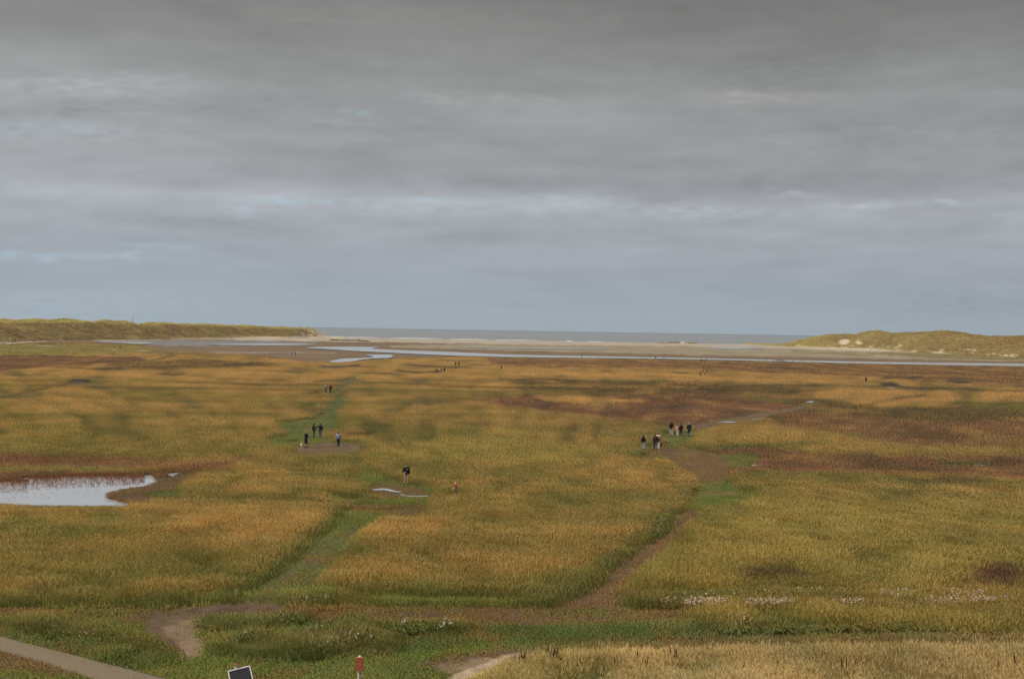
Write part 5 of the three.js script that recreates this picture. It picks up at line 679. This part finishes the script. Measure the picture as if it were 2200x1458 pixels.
{ // red way sign on a pale post
  const D = 38.6, b = at(772.6, 1442), dir = new THREE.Vector3(b.x, 0, b.z).normalize(), o = thing('trail_sign', 'orange red notice board on a pale post at the bottom of the picture', 'sign'), hor = H0 / 2 - 17.25 + (772 - W0 / 2) * 0.0167, u = F / D;
  const px = (772.5 - 1100) / F, yy = (p) => EYE - (p - hor) / u; o.position.set(px * D + D * 0.0, 0, -D); { const q = toPx(o.position.x, yy(1430), -D); o.position.x += (772.6 - q[0]) / u; }
  const pale = std([0.5, 0.46, 0.36], 0.7), top = yy(1408.4), s = 1 / u;
  const postW = 7 * s, post = part('post', new RoundedBoxGeometry(postW, top - 0.05, postW, 2, 0.012).translate(0, (top - 0.05) / 2, 0), pale, o); post.rotation.y = 0.62;
  const cap = part('cap', new THREE.SphereGeometry(postW * 0.6, 20, 10, 0, 6.3, 0, 1.57).scale(1, 0.75, 1).translate(0, top - 0.06, 0), pale, o);
  const red = std([0.36, 0.095, 0.035], 0.7), turn = -0.22, front = postW * 0.72;
  const board = part('board', new RoundedBoxGeometry(19 * s, yy(1416.5) - yy(1441.6), 0.03, 2, 0.008), red, o); board.position.set(0, (yy(1416.5) + yy(1441.6)) / 2, front); board.rotation.y = turn;
  const up = part('upper_board', new RoundedBoxGeometry(14.5 * s, yy(1412.6) - yy(1417.6), 0.03, 2, 0.006), red, o); up.position.set(2.4 * s, (yy(1412.6) + yy(1417.6)) / 2, front); up.rotation.y = turn;
  const rail = part('rail', new RoundedBoxGeometry(19.5 * s, 0.022, 0.05, 2, 0.006), std([0.52, 0.14, 0.05], 0.5), o); rail.position.set(0.2 * s, yy(1412.6), front); rail.rotation.y = turn;
  const pr = std([0.6, 0.28, 0.2], 0.6), line = (y, x, w) => { const m = part('lettering', new THREE.BoxGeometry(w * s, 0.014, 0.004), pr, board); m.position.set(x * s, yy(y) - board.position.y, 0.017); };
  line(1427.2, -6, 2); line(1427, 0.5, 7); line(1433, -1, 1.4); line(1439, 0, 8);
  const face = new THREE.Vector3(Math.sin(0.62), 0, Math.cos(0.62)), disc = (y, r, c) => { const m = part('sticker', new THREE.CylinderGeometry(r, r, 0.006, 20).rotateX(Math.PI / 2), std(c, 0.5), o); m.rotation.y = 0.62; m.position.set(face.x * (postW / 2 + 0.004), yy(y), face.z * (postW / 2 + 0.004)); };
  disc(1446.4, 0.032, [0.4, 0.03, 0.03]); disc(1449.4, 0.026, [0.75, 0.68, 0.62]); disc(1454, 0.034, [0.6, 0.38, 0.3]);
}
{ // solar powered post
  const D = 37.5, u = F / D, s = 1 / u, hor = H0 / 2 - 17.25 + (512 - W0 / 2) * 0.0167, o = thing('solar_post', 'white framed solar panel on a white post at the bottom left', 'solar panel');
  o.position.set((512 - 1100) / F * D, 0, -D); { const q = toPx(o.position.x, 1.4, -D); o.position.x += (514.5 - q[0]) / u; }
  const yT = EYE - (1426 - hor) / u, white = std([0.72, 0.72, 0.74], 0.45), tilt = 0.3;
  o.rotation.set(0, 0.4, 0.145, 'YXZ'); o.position.x += 0.125 * yT;
  const L = yT / Math.cos(0.15) - 0.03;
  part('post', new RoundedBoxGeometry(6 * s, L, 6 * s, 2, 0.01).translate(-6 * s, L / 2, -0.12), white, o); part('post_cap', new RoundedBoxGeometry(8.4 * s, 0.022, 8.4 * s, 2, 0.006).translate(-6 * s, L + 0.008, -0.12), std([0.3, 0.06, 0.04], 0.6), o);
  const w = 43.5 * s, h = 1.0, g = new THREE.Group(); g.name = 'panel'; o.add(g); g.rotation.x = -0.75; g.position.set(0, L - 10 * s, -0.05); g.rotation.z = 0.0;
  const base = part('cells', new THREE.BoxGeometry(w, h, 0.02).translate(0, -h / 2, 0), new THREE.MeshPhysicalMaterial({ color: new THREE.Color().setRGB(0.03, 0.027, 0.034), roughness: 0.8, specularIntensity: 0.25 }), g);
  const bars = []; for (let i = 1; i < 13; i++) bars.push(new THREE.BoxGeometry(0.004, h, 0.004).translate(-w / 2 + w * i / 13, -h / 2, 0.012)); for (let j = 1; j < 20; j++) bars.push(new THREE.BoxGeometry(w, 0.004, 0.005).translate(0, -h * j / 20, 0.012)); part('grid_lines', mergeGeometries(bars), std([0.14, 0.13, 0.14], 0.8), g);
  const fr = 2.2 * s, al = std([0.68, 0.68, 0.66], 0.4); part('frame_bar', new RoundedBoxGeometry(w + fr * 2, fr * 1.2, 0.05, 2, 0.008).translate(0, fr * 0.5, 0), al, g); part('frame_bar', new RoundedBoxGeometry(w + fr * 2, fr, 0.05, 2, 0.008).translate(0, -h - fr / 2, 0), al, g); for (const k of [-1, 1]) part('frame_bar', new RoundedBoxGeometry(fr, h, 0.05, 2, 0.008).translate(k * (w / 2 + fr / 2), -h / 2, 0), al, g);
}
{ // shrub on the left dune, far mast, post in the channel
  const r = rng(31);
  for (const [px, py, w, l] of [[274, 716, 24, 'dark green thicket in a hollow of the left dune'], [2180, 744, 46, 'dark green thicket low on the right dune at the edge']]) {
    const o = thing('shrub', l, 'shrub'), c = at(px, py + 10, 0), D = -c.z, k = D / F; o.position.set(c.x, Math.max(1, EYE - (py + 4 - (H0 / 2 - 17.25 + (px - W0 / 2) * 0.0167)) * k), c.z - 8);
    const list = []; for (let i = 0; i < 900; i++) { const a = r() * 6.28, d = Math.sqrt(r()), hh = 2.6 * Math.sqrt(1 - d * d) * (0.7 + 0.4 * noise(a * 2, px)), y = hh * r(), t = 0.6 + 0.8 * r(); list.push([[Math.cos(a) * d * w * k, y, Math.sin(a) * d * 5], [(r() - .5) * 1.2, 0.9 * r() + 0.2, (r() - .5) * 1.2], 0.28, r() * 6.28, [t * .7, t * .7, t * .7], [t, t, t]]); }
    part('foliage', bladeGeo(list), new THREE.MeshStandardMaterial({ color: new THREE.Color().setRGB(...dl(64, 66, 46)), vertexColors: true, side: THREE.DoubleSide, roughness: 0.9 }), o); const st = []; for (let i = 0; i < 12; i++) st.push(new THREE.CylinderGeometry(0.08, 0.14, 2, 6).translate((r() - .5) * w * k * 1.5, 0.3, (r() - .5) * 5)); part('stem', mergeGeometries(st), std([0.06, 0.045, 0.03]), o);
  }
  const c = at(285, 716, 0), k = 2600 / F, o = thing('radio_mast', 'very thin mast standing behind the left dune', 'mast'); o.position.set((285 - 1100) / F * 2600, 0, -2600); { const q = toPx(o.position.x, 20, -2600); o.position.x += (285 - q[0]) * k; }
  const legs = []; for (const a of [0, 2.09, 4.19]) legs.push(new THREE.CylinderGeometry(0.12, 0.2, 36, 5).translate(Math.cos(a) * 0.4, 18, Math.sin(a) * 0.4)); for (let y = 2; y < 36; y += 2) legs.push(new THREE.TorusGeometry(0.42, 0.07, 4, 6).rotateX(Math.PI / 2).translate(0, y, 0)); part('lattice', mergeGeometries(legs.map((g) => g.toNonIndexed())), std([0.25, 0.2, 0.2]), o);
  const p = at(1250, 768, 0), w = thing('wooden_post', 'thin dark wooden post standing in the channel near the middle', 'post'); w.position.set(p.x, 0, p.z); const hh = 7 / F * -p.z; part('shaft', new THREE.CylinderGeometry(0.14, 0.2, hh + 0.6, 8).translate(0, hh / 2, 0), std([0.06, 0.045, 0.035]), w); part('cap', new THREE.ConeGeometry(0.2, 0.3, 8).translate(0, hh + 0.4, 0), std([0.06, 0.045, 0.035]), w);
}
plant();
{ const m = FIELDS.seed; if (m) m.mat = new THREE.MeshStandardMaterial({ roughness: 1, vertexColors: true }); }
grow();
renderer.render(scene, camera);
